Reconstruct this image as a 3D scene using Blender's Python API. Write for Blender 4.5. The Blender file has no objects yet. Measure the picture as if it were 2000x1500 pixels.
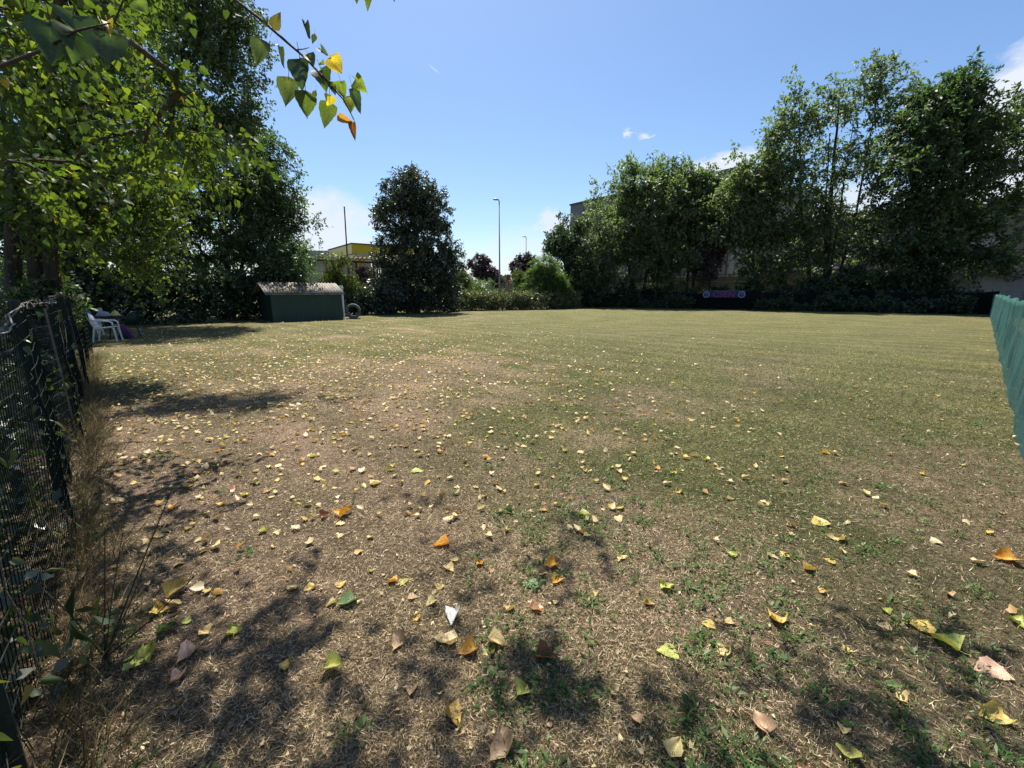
import bpy, math, random
import numpy as np
from mathutils import Vector, Matrix, noise as mnoise

random.seed(7)
RS = np.random.RandomState(11)
scene = bpy.context.scene
COL = scene.collection
PI = math.pi

# ------------------------------------------------------------------ camera
FPX = 845.0; EYE = 1.55; PITCH = math.radians(12.0)
cp, sp = math.cos(PITCH), math.sin(PITCH)
cam_d = bpy.data.cameras.new('camera'); cam = bpy.data.objects.new('camera', cam_d); COL.objects.link(cam)
cam.location = (0, 0, EYE); cam.rotation_euler = (math.radians(90) - PITCH, 0, 0)
cam_d.sensor_width = 36; cam_d.lens = FPX / 2000 * 36; cam_d.clip_start = 0.03; cam_d.clip_end = 3000
scene.camera = cam
scene.cycles.diffuse_bounces = 6; scene.cycles.max_bounces = 14

def ray(px, py):
    u = (px - 1000) / FPX; v = (750 - py) / FPX
    return np.array([u, cp + v * sp, -sp + v * cp])
def at(px, py, Y):
    d = ray(px, py); return np.array([0, 0, EYE]) + d * (Y / d[1])
def gnd(px, py):
    d = ray(px, py); return np.array([0, 0, EYE]) + d * (-EYE / d[2])

# field axes
A = np.array([0.73, 0.683, 0.0]); B = np.array([-0.683, 0.73, 0.0])
SUN_EL = math.radians(63); SUN_AZ = math.radians(-13)      # azimuth measured from +Y towards +X
SUN = np.array([math.sin(SUN_AZ) * math.cos(SUN_EL), math.cos(SUN_AZ) * math.cos(SUN_EL), math.sin(SUN_EL)])

# ------------------------------------------------------------------ tagging
def tag(o, label=None, cat=None, group=None, kind=None):
    if label: o['label'] = label
    if cat: o['category'] = cat
    if group: o['group'] = group
    if kind: o['kind'] = kind
    return o
def empty(name, loc=(0, 0, 0), label=None, cat=None, group=None):
    o = bpy.data.objects.new(name, None); COL.objects.link(o); o.location = tuple(loc)
    o.empty_display_size = .2
    return tag(o, label, cat, group)
def link(name, me, m=None, parent=None):
    o = bpy.data.objects.new(name, me); COL.objects.link(o)
    if m: me.materials.append(m)
    if parent:
        o.parent = parent
        o.matrix_parent_inverse = Matrix.Translation(-parent.location)   # geometry is written in world space
    return o

# ------------------------------------------------------------------ mesh builder
class MB:
    def __init__(s): s.v = []; s.f = []
    def add(s, vs, fs):
        n = len(s.v); s.v += [tuple(map(float, p)) for p in vs]; s.f += [tuple(i + n for i in f) for f in fs]; return s
    def box(s, c, size, ax=None, ay=None, az=None):
        ax = np.array(ax if ax is not None else (1, 0, 0), float); ay = np.array(ay if ay is not None else (0, 1, 0), float); az = np.array(az if az is not None else (0, 0, 1), float)
        c = np.array(c, float); h = np.array(size) / 2
        vs = [c + ax * h[0] * i + ay * h[1] * j + az * h[2] * k for k in (-1, 1) for j in (-1, 1) for i in (-1, 1)]
        return s.add(vs, [(0, 2, 3, 1), (4, 5, 7, 6), (0, 1, 5, 4), (2, 6, 7, 3), (0, 4, 6, 2), (1, 3, 7, 5)])
    def tube(s, pts, r, n=6, cap=True):
        pts = [np.array(p, float) for p in pts]
        if not hasattr(r, '__len__'): r = [r] * len(pts)
        ref = None; rings = []
        for i, p in enumerate(pts):
            d = pts[min(i + 1, len(pts) - 1)] - pts[max(i - 1, 0)]; d = d / (np.linalg.norm(d) + 1e-9)
            if ref is None: ref = np.array([1., 0, 0]) if abs(d[0]) < .8 else np.array([0, 1., 0])
            ref = ref - d * ref.dot(d); ref /= (np.linalg.norm(ref) + 1e-9); bn = np.cross(d, ref)
            rings.append([p + r[i] * (math.cos(2 * PI * k / n) * ref + math.sin(2 * PI * k / n) * bn) for k in range(n)])
        vs = [q for ring in rings for q in ring]; fs = []
        for i in range(len(pts) - 1):
            for k in range(n):
                k2 = (k + 1) % n; fs.append((i * n + k, i * n + k2, (i + 1) * n + k2, (i + 1) * n + k))
        if cap: fs += [tuple(range(n))[::-1], tuple(range((len(pts) - 1) * n, len(pts) * n))]
        return s.add(vs, fs)
    def grid(s, P):      # P: rows x cols x 3
        R, C = len(P), len(P[0]); vs = [p for row in P for p in row]
        return s.add(vs, [(i * C + j, i * C + j + 1, (i + 1) * C + j + 1, (i + 1) * C + j) for i in range(R - 1) for j in range(C - 1)])
    def mesh(s, name, smooth=False):
        me = bpy.data.meshes.new(name); me.from_pydata(s.v, [], s.f); me.update()
        if smooth: me.polygons.foreach_set('use_smooth', [True] * len(me.polygons))
        return me
    def build(s, name, m, parent=None, smooth=False, bevel=0):
        o = link(name, s.mesh(name, smooth), m, parent)
        if bevel:
            b = o.modifiers.new('bevel', 'BEVEL'); b.width = bevel; b.segments = 2; b.limit_method = 'ANGLE'
        return o

def np_mesh(name, verts, loops, counts, rnd=None, smooth=False):
    me = bpy.data.meshes.new(name)
    verts = np.ascontiguousarray(verts, dtype=np.float32); loops = np.ascontiguousarray(loops, dtype=np.int32)
    counts = np.ascontiguousarray(counts, dtype=np.int32)
    me.vertices.add(len(verts)); me.vertices.foreach_set('co', verts.ravel())
    me.loops.add(len(loops)); me.loops.foreach_set('vertex_index', loops)
    me.polygons.add(len(counts)); st = np.zeros(len(counts), np.int32); st[1:] = np.cumsum(counts)[:-1]
    me.polygons.foreach_set('loop_start', st)
    me.update(calc_edges=True)
    if rnd is not None:
        a = me.attributes.new('rnd', 'FLOAT', 'FACE'); a.data.foreach_set('value', np.ascontiguousarray(rnd, dtype=np.float32))
    if smooth: me.polygons.foreach_set('use_smooth', [True] * len(counts))
    return me

# leaf templates: (x across, y along, z lift), faces
RHOMB = (np.array([[0, 0, 0], [-.5, .45, .12], [0, 1, -.05], [.5, .45, .12]]), [(0, 1, 2, 3)])
DELT = (np.array([[0, 0, 0], [-.28, -.08, .04], [-.5, .2, .12], [-.3, .6, .05], [0, 1, -.12], [.3, .6, .05], [.5, .2, .12], [.28, -.08, .04]]),
        [(0, 4, 3, 2, 1), (0, 7, 6, 5, 4)])
_fr = []; _ff = []
for _k, _t in enumerate((.12, .36, .6, .84)):
    for _s in (-1, 1):
        _b = len(_fr); _fr += [[0, _t, 0], [_s * .2, _t + .17, .03], [_s * .42, _t + .16, -.05], [_s * .24, _t + .02, .02]]; _ff.append((_b, _b + 1, _b + 2, _b + 3))
FROND = (np.array(_fr), _ff)
BLADE = (np.array([[-.5, 0, 0], [.5, 0, 0], [.32, .55, .06], [0, 1, .25], [-.32, .55, .06]]), [(0, 1, 2, 4), (4, 2, 3)])

def nrm(v): return v / (np.linalg.norm(v, axis=-1, keepdims=True) + 1e-9)
def leaf_mesh(name, pos, axis, normal, length, width, rnd, templ):
    axis = nrm(axis); side = nrm(np.cross(axis, normal)); normal = np.cross(side, axis)
    T, F = templ; n = len(pos); k = len(T)
    length = np.broadcast_to(length, (n,)); width = np.broadcast_to(width, (n,))
    v = pos[:, None, :] + side[:, None, :] * (T[None, :, 0, None] * width[:, None, None]) + axis[:, None, :] * (T[None, :, 1, None] * length[:, None, None]) + normal[:, None, :] * (T[None, :, 2, None] * length[:, None, None])
    fl = np.concatenate([np.array(f) for f in F]); cnt = np.array([len(f) for f in F])
    loops = (np.arange(n)[:, None] * k + fl[None, :]).ravel(); counts = np.tile(cnt, n)
    return np_mesh(name, v.reshape(-1, 3), loops, counts, np.repeat(rnd, len(F)))

# smooth value noise in numpy
def vnoise(x, y, seed=0):
    def h(i, j):
        n = (i * 374761393 + j * 668265263 + seed * 982451653) & 0x7fffffff
        n = ((n ^ (n >> 13)) * 1274126177) & 0x7fffffff
        return ((n ^ (n >> 16)) & 0xffff) / 65535.0
    x0 = np.floor(x).astype(np.int64); y0 = np.floor(y).astype(np.int64); fx = x - x0; fy = y - y0
    fx = fx * fx * (3 - 2 * fx); fy = fy * fy * (3 - 2 * fy)
    return (h(x0, y0) * (1 - fx) + h(x0 + 1, y0) * fx) * (1 - fy) + (h(x0, y0 + 1) * (1 - fx) + h(x0 + 1, y0 + 1) * fx) * fy
def fnoise(x, y, s, seed=0):
    return (vnoise(x / s, y / s, seed) * .5 + vnoise(x / s * 2.1, y / s * 2.1, seed + 1) * .3 + vnoise(x / s * 4.3, y / s * 4.3, seed + 2) * .2)

# ------------------------------------------------------------------ materials
def newmat(name):
    m = bpy.data.materials.new(name); m.use_nodes = True; nt = m.node_tree; nt.nodes.clear()
    out = nt.nodes.new('ShaderNodeOutputMaterial'); return m, nt, out
def N(nt, t, **k):
    n = nt.nodes.new(t)
    for a, b in k.items(): setattr(n, a, b)
    return n
def pm(name, c1, c2=None, scale=4.0, rough=.7, bump=0.0, bscale=None, metal=0.0, stretch=None, spec=.3):
    m, nt, out = newmat(name); L = nt.links
    p = N(nt, 'ShaderNodeBsdfPrincipled'); p.inputs['Roughness'].default_value = rough; p.inputs['Metallic'].default_value = metal
    p.inputs['Specular IOR Level'].default_value = spec
    c2 = c2 or tuple(x * .7 for x in c1)
    tc = N(nt, 'ShaderNodeTexCoord'); mp = N(nt, 'ShaderNodeMapping')
    if stretch: mp.inputs['Scale'].default_value = stretch
    L.new(tc.outputs['Object'], mp.inputs['Vector'])
    n1 = N(nt, 'ShaderNodeTexNoise'); n1.inputs['Scale'].default_value = scale; n1.inputs['Detail'].default_value = 6; n1.inputs['Roughness'].default_value = .65
    L.new(mp.outputs[0], n1.inputs['Vector'])
    cr = N(nt, 'ShaderNodeValToRGB'); cr.color_ramp.elements[0].position = .35; cr.color_ramp.elements[1].position = .65
    cr.color_ramp.elements[0].color = (*c1, 1); cr.color_ramp.elements[1].color = (*c2, 1)
    L.new(n1.outputs['Fac'], cr.inputs[0]); L.new(cr.outputs[0], p.inputs['Base Color'])
    if bump:
        n2 = N(nt, 'ShaderNodeTexNoise'); n2.inputs['Scale'].default_value = bscale or scale * 4; n2.inputs['Detail'].default_value = 5
        L.new(mp.outputs[0], n2.inputs['Vector'])
        b = N(nt, 'ShaderNodeBump'); b.inputs['Strength'].default_value = bump; b.inputs['Distance'].default_value = .05
        L.new(n2.outputs['Fac'], b.inputs['Height']); L.new(b.outputs[0], p.inputs['Normal'])
    L.new(p.outputs[0], out.inputs['Surface']); return m
def leafmat(name, stops, trans=.4, tmul=(1.7, 1.9, .8), gloss=.06, rough=.45, use_obj=False, detail=0):
    m, nt, out = newmat(name); L = nt.links
    if use_obj:
        oi = N(nt, 'ShaderNodeObjectInfo'); col = oi.outputs['Color']
    else:
        at_ = N(nt, 'ShaderNodeAttribute', attribute_name='rnd')
        cr = N(nt, 'ShaderNodeValToRGB'); els = cr.color_ramp.elements
        while len(els) < len(stops): els.new(.5)
        for e, (p_, c_) in zip(els, stops): e.position = p_; e.color = (*c_, 1)
        L.new(at_.outputs['Fac'], cr.inputs[0]); col = cr.outputs[0]
    if detail:
        tc = N(nt, 'ShaderNodeTexCoord'); n1 = N(nt, 'ShaderNodeTexNoise'); n1.inputs['Scale'].default_value = detail * (.25 if use_obj else 1); n1.inputs['Detail'].default_value = 4
        L.new(tc.outputs['Object'], n1.inputs['Vector'])
        mr = N(nt, 'ShaderNodeMapRange'); mr.inputs['To Min'].default_value = .6; mr.inputs['To Max'].default_value = 1.35
        L.new(n1.outputs['Fac'], mr.inputs['Value'])
        vm0 = N(nt, 'ShaderNodeVectorMath', operation='SCALE'); L.new(col, vm0.inputs[0]); L.new(mr.outputs[0], vm0.inputs['Scale']); col = vm0.outputs[0]
    if use_obj:
        def mt(op, a, b=None, clamp=False):
            n_ = N(nt, 'ShaderNodeMath', operation=op); n_.use_clamp = clamp
            for i_, x_ in enumerate((a, b)):
                if x_ is None: continue
                if hasattr(x_, 'is_linked'): L.new(x_, n_.inputs[i_])
                else: n_.inputs[i_].default_value = x_
            return n_.outputs[0]
        sx = N(nt, 'ShaderNodeSeparateXYZ'); L.new(tc.outputs['Object'], sx.inputs[0]); ax_ = mt('ABSOLUTE', sx.outputs[0])
        rib = mt('SUBTRACT', 1.0, mt('DIVIDE', ax_, .022, True)); vein = mt('SINE', mt('MULTIPLY', mt('SUBTRACT', sx.outputs[1], mt('MULTIPLY', ax_, .75)), 44.0))
        vein = mt('MULTIPLY', mt('SUBTRACT', vein, .86), 7.0, True); vf = mt('ADD', 1.0, mt('MULTIPLY', mt('MAXIMUM', rib, vein), .38))
        n5 = N(nt, 'ShaderNodeTexNoise'); n5.inputs['Scale'].default_value = 5.5; n5.inputs['Detail'].default_value = 3; oi2 = N(nt, 'ShaderNodeObjectInfo'); ad = N(nt, 'ShaderNodeVectorMath', operation='ADD'); L.new(tc.outputs['Object'], ad.inputs[0]); L.new(oi2.outputs['Location'], ad.inputs[1]); L.new(ad.outputs[0], n5.inputs['Vector'])
        sp_ = mt('MULTIPLY', mt('SUBTRACT', n5.outputs['Fac'], .60), 9.0, True); vf = mt('MULTIPLY', vf, mt('SUBTRACT', 1.0, mt('MULTIPLY', sp_, .5)))
        vm1 = N(nt, 'ShaderNodeVectorMath', operation='SCALE'); L.new(col, vm1.inputs[0]); L.new(vf, vm1.inputs['Scale']); col = vm1.outputs[0]
    d = N(nt, 'ShaderNodeBsdfDiffuse'); L.new(col, d.inputs['Color'])
    vm = N(nt, 'ShaderNodeVectorMath', operation='MULTIPLY'); vm.inputs[1].default_value = tmul; L.new(col, vm.inputs[0])
    t = N(nt, 'ShaderNodeBsdfTranslucent'); L.new(vm.outputs[0], t.inputs['Color'])
    mx = N(nt, 'ShaderNodeMixShader'); mx.inputs[0].default_value = trans; L.new(d.outputs[0], mx.inputs[1]); L.new(t.outputs[0], mx.inputs[2])
    g = N(nt, 'ShaderNodeBsdfGlossy'); g.inputs['Roughness'].default_value = rough
    mg = N(nt, 'ShaderNodeMixShader'); mg.inputs[0].default_value = gloss; L.new(mx.outputs[0], mg.inputs[1]); L.new(g.outputs[0], mg.inputs[2])
    L.new(mg.outputs[0], out.inputs['Surface']); return m

M = {}
M['bark'] = pm('bark', (.10, .085, .065), (.045, .038, .03), 3, .9, .8, 12, stretch=(3, 3, .6))
M['dark_bark'] = pm('dark_bark', (.06, .05, .04), (.025, .022, .018), 3, .9, .8, 12, stretch=(3, 3, .6))
M['poplar'] = leafmat('poplar_leaf', [(0, (.028, .055, .014)), (.5, (.052, .09, .018)), (.92, (.115, .15, .024)), (.95, (.40, .28, .02)), (1, (.48, .30, .03))], .52, (1.75, 1.75, .6), .035, .5)
M['poplar_far'] = leafmat('poplar_far_leaf', [(0, (.034, .062, .022)), (.6, (.062, .10, .03)), (1, (.10, .14, .04))], .45, (1.6, 1.7, .7), .06)
M['walnut'] = leafmat('walnut_leaf', [(0, (.032, .066, .025)), (.6, (.062, .108, .036)), (1, (.10, .15, .05))], .45, (1.5, 1.7, .75), .07, .5)
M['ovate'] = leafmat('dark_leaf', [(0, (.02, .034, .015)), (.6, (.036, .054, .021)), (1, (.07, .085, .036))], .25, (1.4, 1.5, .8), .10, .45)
M['robinia'] = leafmat('robinia_leaf', [(0, (.056, .09, .042)), (.6, (.10, .14, .06)), (1, (.15, .185, .08))], .55, (1.5, 1.65, .8), .075, .55)
M['robinia_dark'] = leafmat('dark_robinia_leaf', [(0, (.022, .045, .018)), (.6, (.05, .085, .032)), (1, (.10, .135, .045))], .48, (1.5, 1.7, .75), .06, .55)  # darker leaf greens for the huge robinia at the right edge
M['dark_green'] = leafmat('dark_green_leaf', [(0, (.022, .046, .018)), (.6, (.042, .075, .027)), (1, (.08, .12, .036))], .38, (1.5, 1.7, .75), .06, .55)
M['bright'] = leafmat('bright_leaf', [(0, (.055, .10, .03)), (.6, (.09, .15, .045)), (1, (.13, .19, .06))], .45, (1.5, 1.6, .7), .03)
M['bramble'] = leafmat('bramble_leaf', [(0, (.07, .09, .04)), (.6, (.115, .135, .062)), (1, (.22, .20, .11))], .3, (1.4, 1.5, .8), .05)
M['plum'] = leafmat('plum_leaf', [(0, (.042, .032, .036)), (.6, (.066, .048, .054)), (1, (.10, .07, .075))], .3, (1.4, 1.2, 1.2), .05)
M['yellow_green'] = leafmat('yellow_green_leaf', [(0, (.05, .075, .02)), (.6, (.085, .115, .025)), (1, (.13, .15, .035))], .3, (1.4, 1.5, .7), .03)
M['cane'] = leafmat('cane_leaf', [(0, (.08, .14, .05)), (1, (.16, .22, .08))], .4, (1.3, 1.4, .8), .04)
M['grass'] = leafmat('grass_blade', [(0, (.66, .52, .34)), (.22, (.48, .365, .23)), (.36, (.20, .145, .085)), (.45, (.10, .07, .045)), (.55, (.20, .18, .08)), (.72, (.12, .14, .05)), (.87, (.07, .12, .03)), (1, (.09, .16, .035))], .25, (1.1, 1.2, .8), .02)
M['weed'] = leafmat('lawn_weed', [(0, (.045, .09, .025)), (.6, (.075, .135, .04)), (1, (.10, .17, .05))], .3, (1.3, 1.5, .7), .015)
M['straw'] = leafmat('dry_grass', [(0, (.33, .25, .15)), (.3, (.20, .15, .085)), (.55, (.11, .075, .045)), (.72, (.06, .045, .03)), (.8, (.08, .10, .035)), (1, (.05, .09, .025))], .3, (1.1, 1.1, .8), .02)  # browns darkened to carry the shade that fence and vine throw
M['litter'] = leafmat('leaf_litter', [(0, (.45, .35, .21)), (.25, (.52, .42, .22)), (.5, (.45, .32, .08)), (.65, (.32, .17, .035)), (.78, (.33, .22, .12)), (.88, (.34, .35, .08)), (1, (.56, .44, .28))], .25, (1.1, 1.0, .6), .03)
M['fallen'] = leafmat('fallen_leaf', None, .25, (1.15, 1.05, .6), .03, .5, use_obj=True, detail=55)
M['hang'] = leafmat('hanging_leaf', None, .5, (2.0, 2.0, .8), .05, .45, use_obj=True, detail=40)
M['vine'] = leafmat('vine_leaf', [(0, (.03, .055, .02)), (.7, (.06, .085, .03)), (1, (.16, .12, .03))], .35, (1.5, 1.5, .7), .05)
M['green_wire'] = pm('green_wire', (.006, .014, .010), (.010, .018, .013), 20, .6, spec=.15)
M['green_post'] = pm('green_post', (.012, .028, .02), (.03, .035, .03), 14, .5, .2)
M['galv'] = pm('galvanised_steel', (.20, .205, .205), (.12, .12, .12), 9, .55, .1, metal=.5)
M['dry_vine'] = pm('dry_vine', (.20, .17, .13), (.08, .06, .045), 22, .9, .5)
M['shade_cloth'] = pm('shade_cloth', (.007, .009, .008), (.012, .013, .011), 3, 1, .3, 60, spec=.05)
M['shed_green'] = pm('shed_green', (.012, .036, .026), (.018, .05, .036), 2.2, .5, .1, 8, stretch=(1, 1, .35))
M['shed_dark'] = pm('shed_dark_green', (.012, .03, .022), (.010, .022, .017), 2, .6)
M['roof_sheet'] = pm('roof_sheet', (.25, .225, .19), (.10, .088, .07), 2.2, .8, .3, 20)
M['white_paint'] = pm('white_paint', (.72, .74, .75), (.6, .62, .62), 5, .5)
M['white_plastic'] = pm('white_plastic', (.70, .70, .70), (.56, .55, .53), 6, .45)
M['dark_plastic'] = pm('dark_plastic', (.012, .03, .022), (.02, .036, .028), 6, .5)
M['concrete_pipe'] = pm('grey_pipe', (.11, .115, .12), (.065, .065, .07), 5, .95, .3)
M['old_wood'] = pm('weathered_board', (.36, .33, .30), (.2, .18, .16), 4, .85, .3, stretch=(1, 6, 6))
M['grey_wood'] = pm('grey_plank', (.18, .165, .16), (.10, .09, .085), 3, .85, .4, stretch=(5, 5, .6))
M['brown_roof'] = pm('brown_roof_sheet', (.10, .07, .055), (.06, .045, .04), 3, .8, .2)
M['brown_wall'] = pm('brown_wall', (.075, .05, .045), (.05, .035, .03), 3, .85)
M['yellow'] = pm('yellow_panel', (.62, .47, .012), (.56, .42, .012), 1.5, .4)
M['pale_yellow'] = pm('pale_yellow_panel', (.62, .50, .12), (.58, .46, .10), 1.5, .4)
M['canopy_white'] = pm('canopy_white', (.66, .64, .58), (.56, .54, .5), 1, .5)
M['grey_metal'] = pm('grey_metal', (.30, .31, .34), (.24, .25, .27), 2, .5)
M['dark_grey'] = pm('dark_grey', (.06, .06, .065), (.04, .04, .045), 4, .6)
M['rust'] = pm('rusty_steel', (.13, .065, .045), (.07, .04, .03), 8, .8, .3)
M['lamp_grey'] = pm('lamp_grey', (.20, .23, .22), (.15, .17, .165), 3, .45, metal=.3)
M['lamp_head'] = pm('lamp_head', (.5, .52, .52), (.4, .42, .42), 3, .4)
M['red_paint'] = pm('faded_red_paint', (.30, .05, .05), (.24, .04, .04), 5, .6)
M['beige_wall'] = pm('beige_wall', (.36, .33, .25), (.28, .26, .2), 1, .8, .2)
M['facade_grey'] = pm('grey_facade', (.155, .15, .165), (.135, .13, .145), .4, .6, .1)
M['facade_light'] = pm('light_grey_facade', (.33, .32, .31), (.28, .27, .26), .4, .7)
M['facade_brown'] = pm('brown_grey_facade', (.15, .125, .11), (.12, .10, .09), .5, .7)
M['concrete'] = pm('concrete_panel', (.27, .26, .25), (.19, .18, .175), .9, .85, .3, 10)
M['banner_blue'] = pm('banner_blue', (.02, .02, .10), (.035, .02, .09), 1.4, .55)
M['banner_red'] = pm('banner_lettering', (.20, .045, .12), (.16, .035, .11), 2, .55)
M['banner_white'] = pm('banner_white', (.30, .33, .42), (.26, .28, .37), 2, .55)
M['blue_plastic'] = pm('blue_plastic', (.05, .19, .52), (.04, .15, .42), 5, .3)
M['cloth_grey'] = pm('grey_cloth', (.30, .29, .34), (.18, .17, .21), 9, .9, .4)
M['cloth_red'] = pm('red_brown_cloth', (.22, .06, .035), (.15, .04, .025), 6, .9, .2)
M['cloth_yellow'] = pm('yellow_cloth', (.50, .44, .16), (.40, .33, .10), 6, .9, .2)
M['box_white'] = pm('pale_carton', (.46, .45, .42), (.4, .38, .35), 6, .8)
M['purple'] = pm('purple_fabric', (.11, .018, .10), (.07, .012, .065), 6, .8, .3)
M['navy'] = pm('navy_fabric', (.014, .018, .045), (.01, .012, .03), 6, .8, .3)
M['orange'] = pm('orange_strap', (.62, .27, .02), (.55, .22, .02), 6, .7)
M['stalk'] = pm('weed_stalk', (.05, .06, .03), (.07, .05, .03), 20, .8)
M['twig'] = pm('twig_bark', (.055, .035, .025), (.035, .024, .02), 30, .8, .4)
M['stump'] = pm('stump_wood', (.05, .04, .03), (.03, .024, .02), 8, .9, .5)

# teal shade net: woven cloth that lets part of the light through
m, nt, out = newmat('teal_net'); L = nt.links
tc = N(nt, 'ShaderNodeTexCoord'); nz = N(nt, 'ShaderNodeTexNoise'); nz.inputs['Scale'].default_value = 3.0; L.new(tc.outputs['Object'], nz.inputs['Vector'])
cr = N(nt, 'ShaderNodeValToRGB'); cr.color_ramp.elements[0].color = (.055, .135, .122, 1); cr.color_ramp.elements[1].color = (.09, .20, .18, 1)
L.new(nz.outputs['Fac'], cr.inputs[0])
d = N(nt, 'ShaderNodeBsdfDiffuse'); t = N(nt, 'ShaderNodeBsdfTranslucent'); tr = N(nt, 'ShaderNodeBsdfTransparent')
L.new(cr.outputs[0], d.inputs[0]); L.new(cr.outputs[0], t.inputs[0])
m1 = N(nt, 'ShaderNodeMixShader'); m1.inputs[0].default_value = .5; L.new(d.outputs[0], m1.inputs[1]); L.new(t.outputs[0], m1.inputs[2])
m2 = N(nt, 'ShaderNodeMixShader'); nz2 = N(nt, 'ShaderNodeTexNoise'); nz2.inputs['Scale'].default_value = 5; nz2.inputs['Detail'].default_value = 4; mpp = N(nt, 'ShaderNodeMapping'); mpp.inputs['Scale'].default_value = (1, 1, .3); L.new(tc.outputs['Object'], mpp.inputs['Vector']); L.new(mpp.outputs[0], nz2.inputs['Vector'])
mr = N(nt, 'ShaderNodeMapRange'); mr.inputs['From Min'].default_value = .35; mr.inputs['From Max'].default_value = .65; mr.inputs['To Min'].default_value = .12; mr.inputs['To Max'].default_value = .5; L.new(nz2.outputs['Fac'], mr.inputs['Value']); L.new(mr.outputs[0], m2.inputs[0]); L.new(m1.outputs[0], m2.inputs[1]); L.new(tr.outputs[0], m2.inputs[2])
L.new(m2.outputs[0], out.inputs['Surface']); M['net'] = m

# lawn soil and thatch: base colour from where the turf is green, dry or bare
m, nt, out = newmat('dry_lawn'); L = nt.links
geo = N(nt, 'ShaderNodeNewGeometry')
def tex(scale, detail=5, rough=.65):
    n = N(nt, 'ShaderNodeTexNoise'); n.inputs['Scale'].default_value = scale; n.inputs['Detail'].default_value = detail; n.inputs['Roughness'].default_value = rough
    L.new(geo.outputs['Position'], n.inputs['Vector']); return n.outputs['Fac']
def ramp(src, a, b, ca, cb):
    c = N(nt, 'ShaderNodeValToRGB'); c.color_ramp.elements[0].position = a; c.color_ramp.elements[1].position = b
    c.color_ramp.elements[0].color = (*ca, 1); c.color_ramp.elements[1].color = (*cb, 1); L.new(src, c.inputs[0]); return c.outputs[0]
def mix(f, a, b, mode='MIX'):
    x = N(nt, 'ShaderNodeMixRGB', blend_type=mode)
    if hasattr(f, 'is_linked'): L.new(f, x.inputs[0])
    else: x.inputs[0].default_value = f
    L.new(a, x.inputs[1]); L.new(b, x.inputs[2]); return x.outputs[0]
straw = ramp(tex(46, 7, .75), .38, .62, (.075, .054, .038), (.52, .40, .265))  # dark ends of straw and turf put shade between blades into the colour
turf = ramp(tex(34, 7, .75), .40, .63, (.05, .058, .02), (.265, .25, .112))
soil = ramp(tex(35, 7, .75), .36, .66, (.08, .056, .042), (.40, .29, .215))
ga = N(nt, 'ShaderNodeAttribute', attribute_name='green'); ba = N(nt, 'ShaderNodeAttribute', attribute_name='bare')
c = mix(ga.outputs['Fac'], straw, turf); c = mix(ba.outputs['Fac'], c, soil)
patch = ramp(tex(.55, 4), .3, .7, (.72, .75, .72), (1.2, 1.16, 1.14)); c = mix(1.0, c, patch, 'MULTIPLY')
patch = ramp(tex(7, 6), .32, .68, (.62, .62, .62), (1.28, 1.27, 1.25)); c = mix(1.0, c, patch, 'MULTIPLY')
# faint mowing stripes across the lawn
mp = N(nt, 'ShaderNodeMapping'); mp.inputs['Rotation'].default_value = (0, 0, -math.radians(47)); L.new(geo.outputs['Position'], mp.inputs['Vector'])
wv = N(nt, 'ShaderNodeTexWave'); wv.inputs['Scale'].default_value = .28; wv.inputs['Distortion'].default_value = 2.5; wv.inputs['Detail'].default_value = 3; L.new(mp.outputs[0], wv.inputs['Vector'])
c = mix(1.0, c, ramp(wv.outputs['Fac'], 0, 1, (.88, .90, .86), (1.12, 1.08, 1.08)), 'MULTIPLY')
p = N(nt, 'ShaderNodeBsdfPrincipled'); p.inputs['Roughness'].default_value = .95; p.inputs['Specular IOR Level'].default_value = .1; L.new(c, p.inputs['Base Color'])
b1 = N(nt, 'ShaderNodeBump'); b1.inputs['Strength'].default_value = 1.0; b1.inputs['Distance'].default_value = .06; L.new(tex(55, 7, .75), b1.inputs['Height'])
b2 = N(nt, 'ShaderNodeBump'); b2.inputs['Strength'].default_value = .5; b2.inputs['Distance'].default_value = .12; L.new(tex(9, 4), b2.inputs['Height']); L.new(b2.outputs[0], b1.inputs['Normal'])
L.new(b1.outputs[0], p.inputs['Normal']); L.new(p.outputs[0], out.inputs['Surface']); M['lawn'] = m

# ------------------------------------------------------------------ light and sky
world = bpy.data.worlds.new('World'); scene.world = world; world.use_nodes = True
nt = world.node_tree; nt.nodes.clear(); L = nt.links
wo = N(nt, 'ShaderNodeOutputWorld'); bg = N(nt, 'ShaderNodeBackground'); L.new(bg.outputs[0], wo.inputs[0])
sky = N(nt, 'ShaderNodeTexSky', sky_type='NISHITA'); sky.sun_disc = False
sky.sun_elevation = SUN_EL; sky.sun_rotation = SUN_AZ
sky.air_density = 1.0; sky.dust_density = 1.0; sky.ozone_density = 3.5; sky.altitude = 150
SKY_STR = .074; bg.inputs['Strength'].default_value = SKY_STR
tc = N(nt, 'ShaderNodeTexCoord')
nz = N(nt, 'ShaderNodeTexNoise'); nz.inputs['Scale'].default_value = 11; nz.inputs['Detail'].default_value = 9; nz.inputs['Roughness'].default_value = .62
mpn = N(nt, 'ShaderNodeMapping'); mpn.inputs['Scale'].default_value = (1, 1, 1.9); L.new(tc.outputs['Generated'], mpn.inputs['Vector']); L.new(mpn.outputs[0], nz.inputs['Vector'])
nz2 = N(nt, 'ShaderNodeTexNoise'); nz2.inputs['Scale'].default_value = 70; nz2.inputs['Detail'].default_value = 6; nz2.inputs['Roughness'].default_value = .6; L.new(mpn.outputs[0], nz2.inputs['Vector'])
hs = N(nt, 'ShaderNodeHueSaturation'); hs.inputs['Saturation'].default_value = 1.12; hs.inputs['Value'].default_value = 1.0; L.new(sky.outputs[0], hs.inputs['Color'])
colr = hs.outputs[0]
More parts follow.
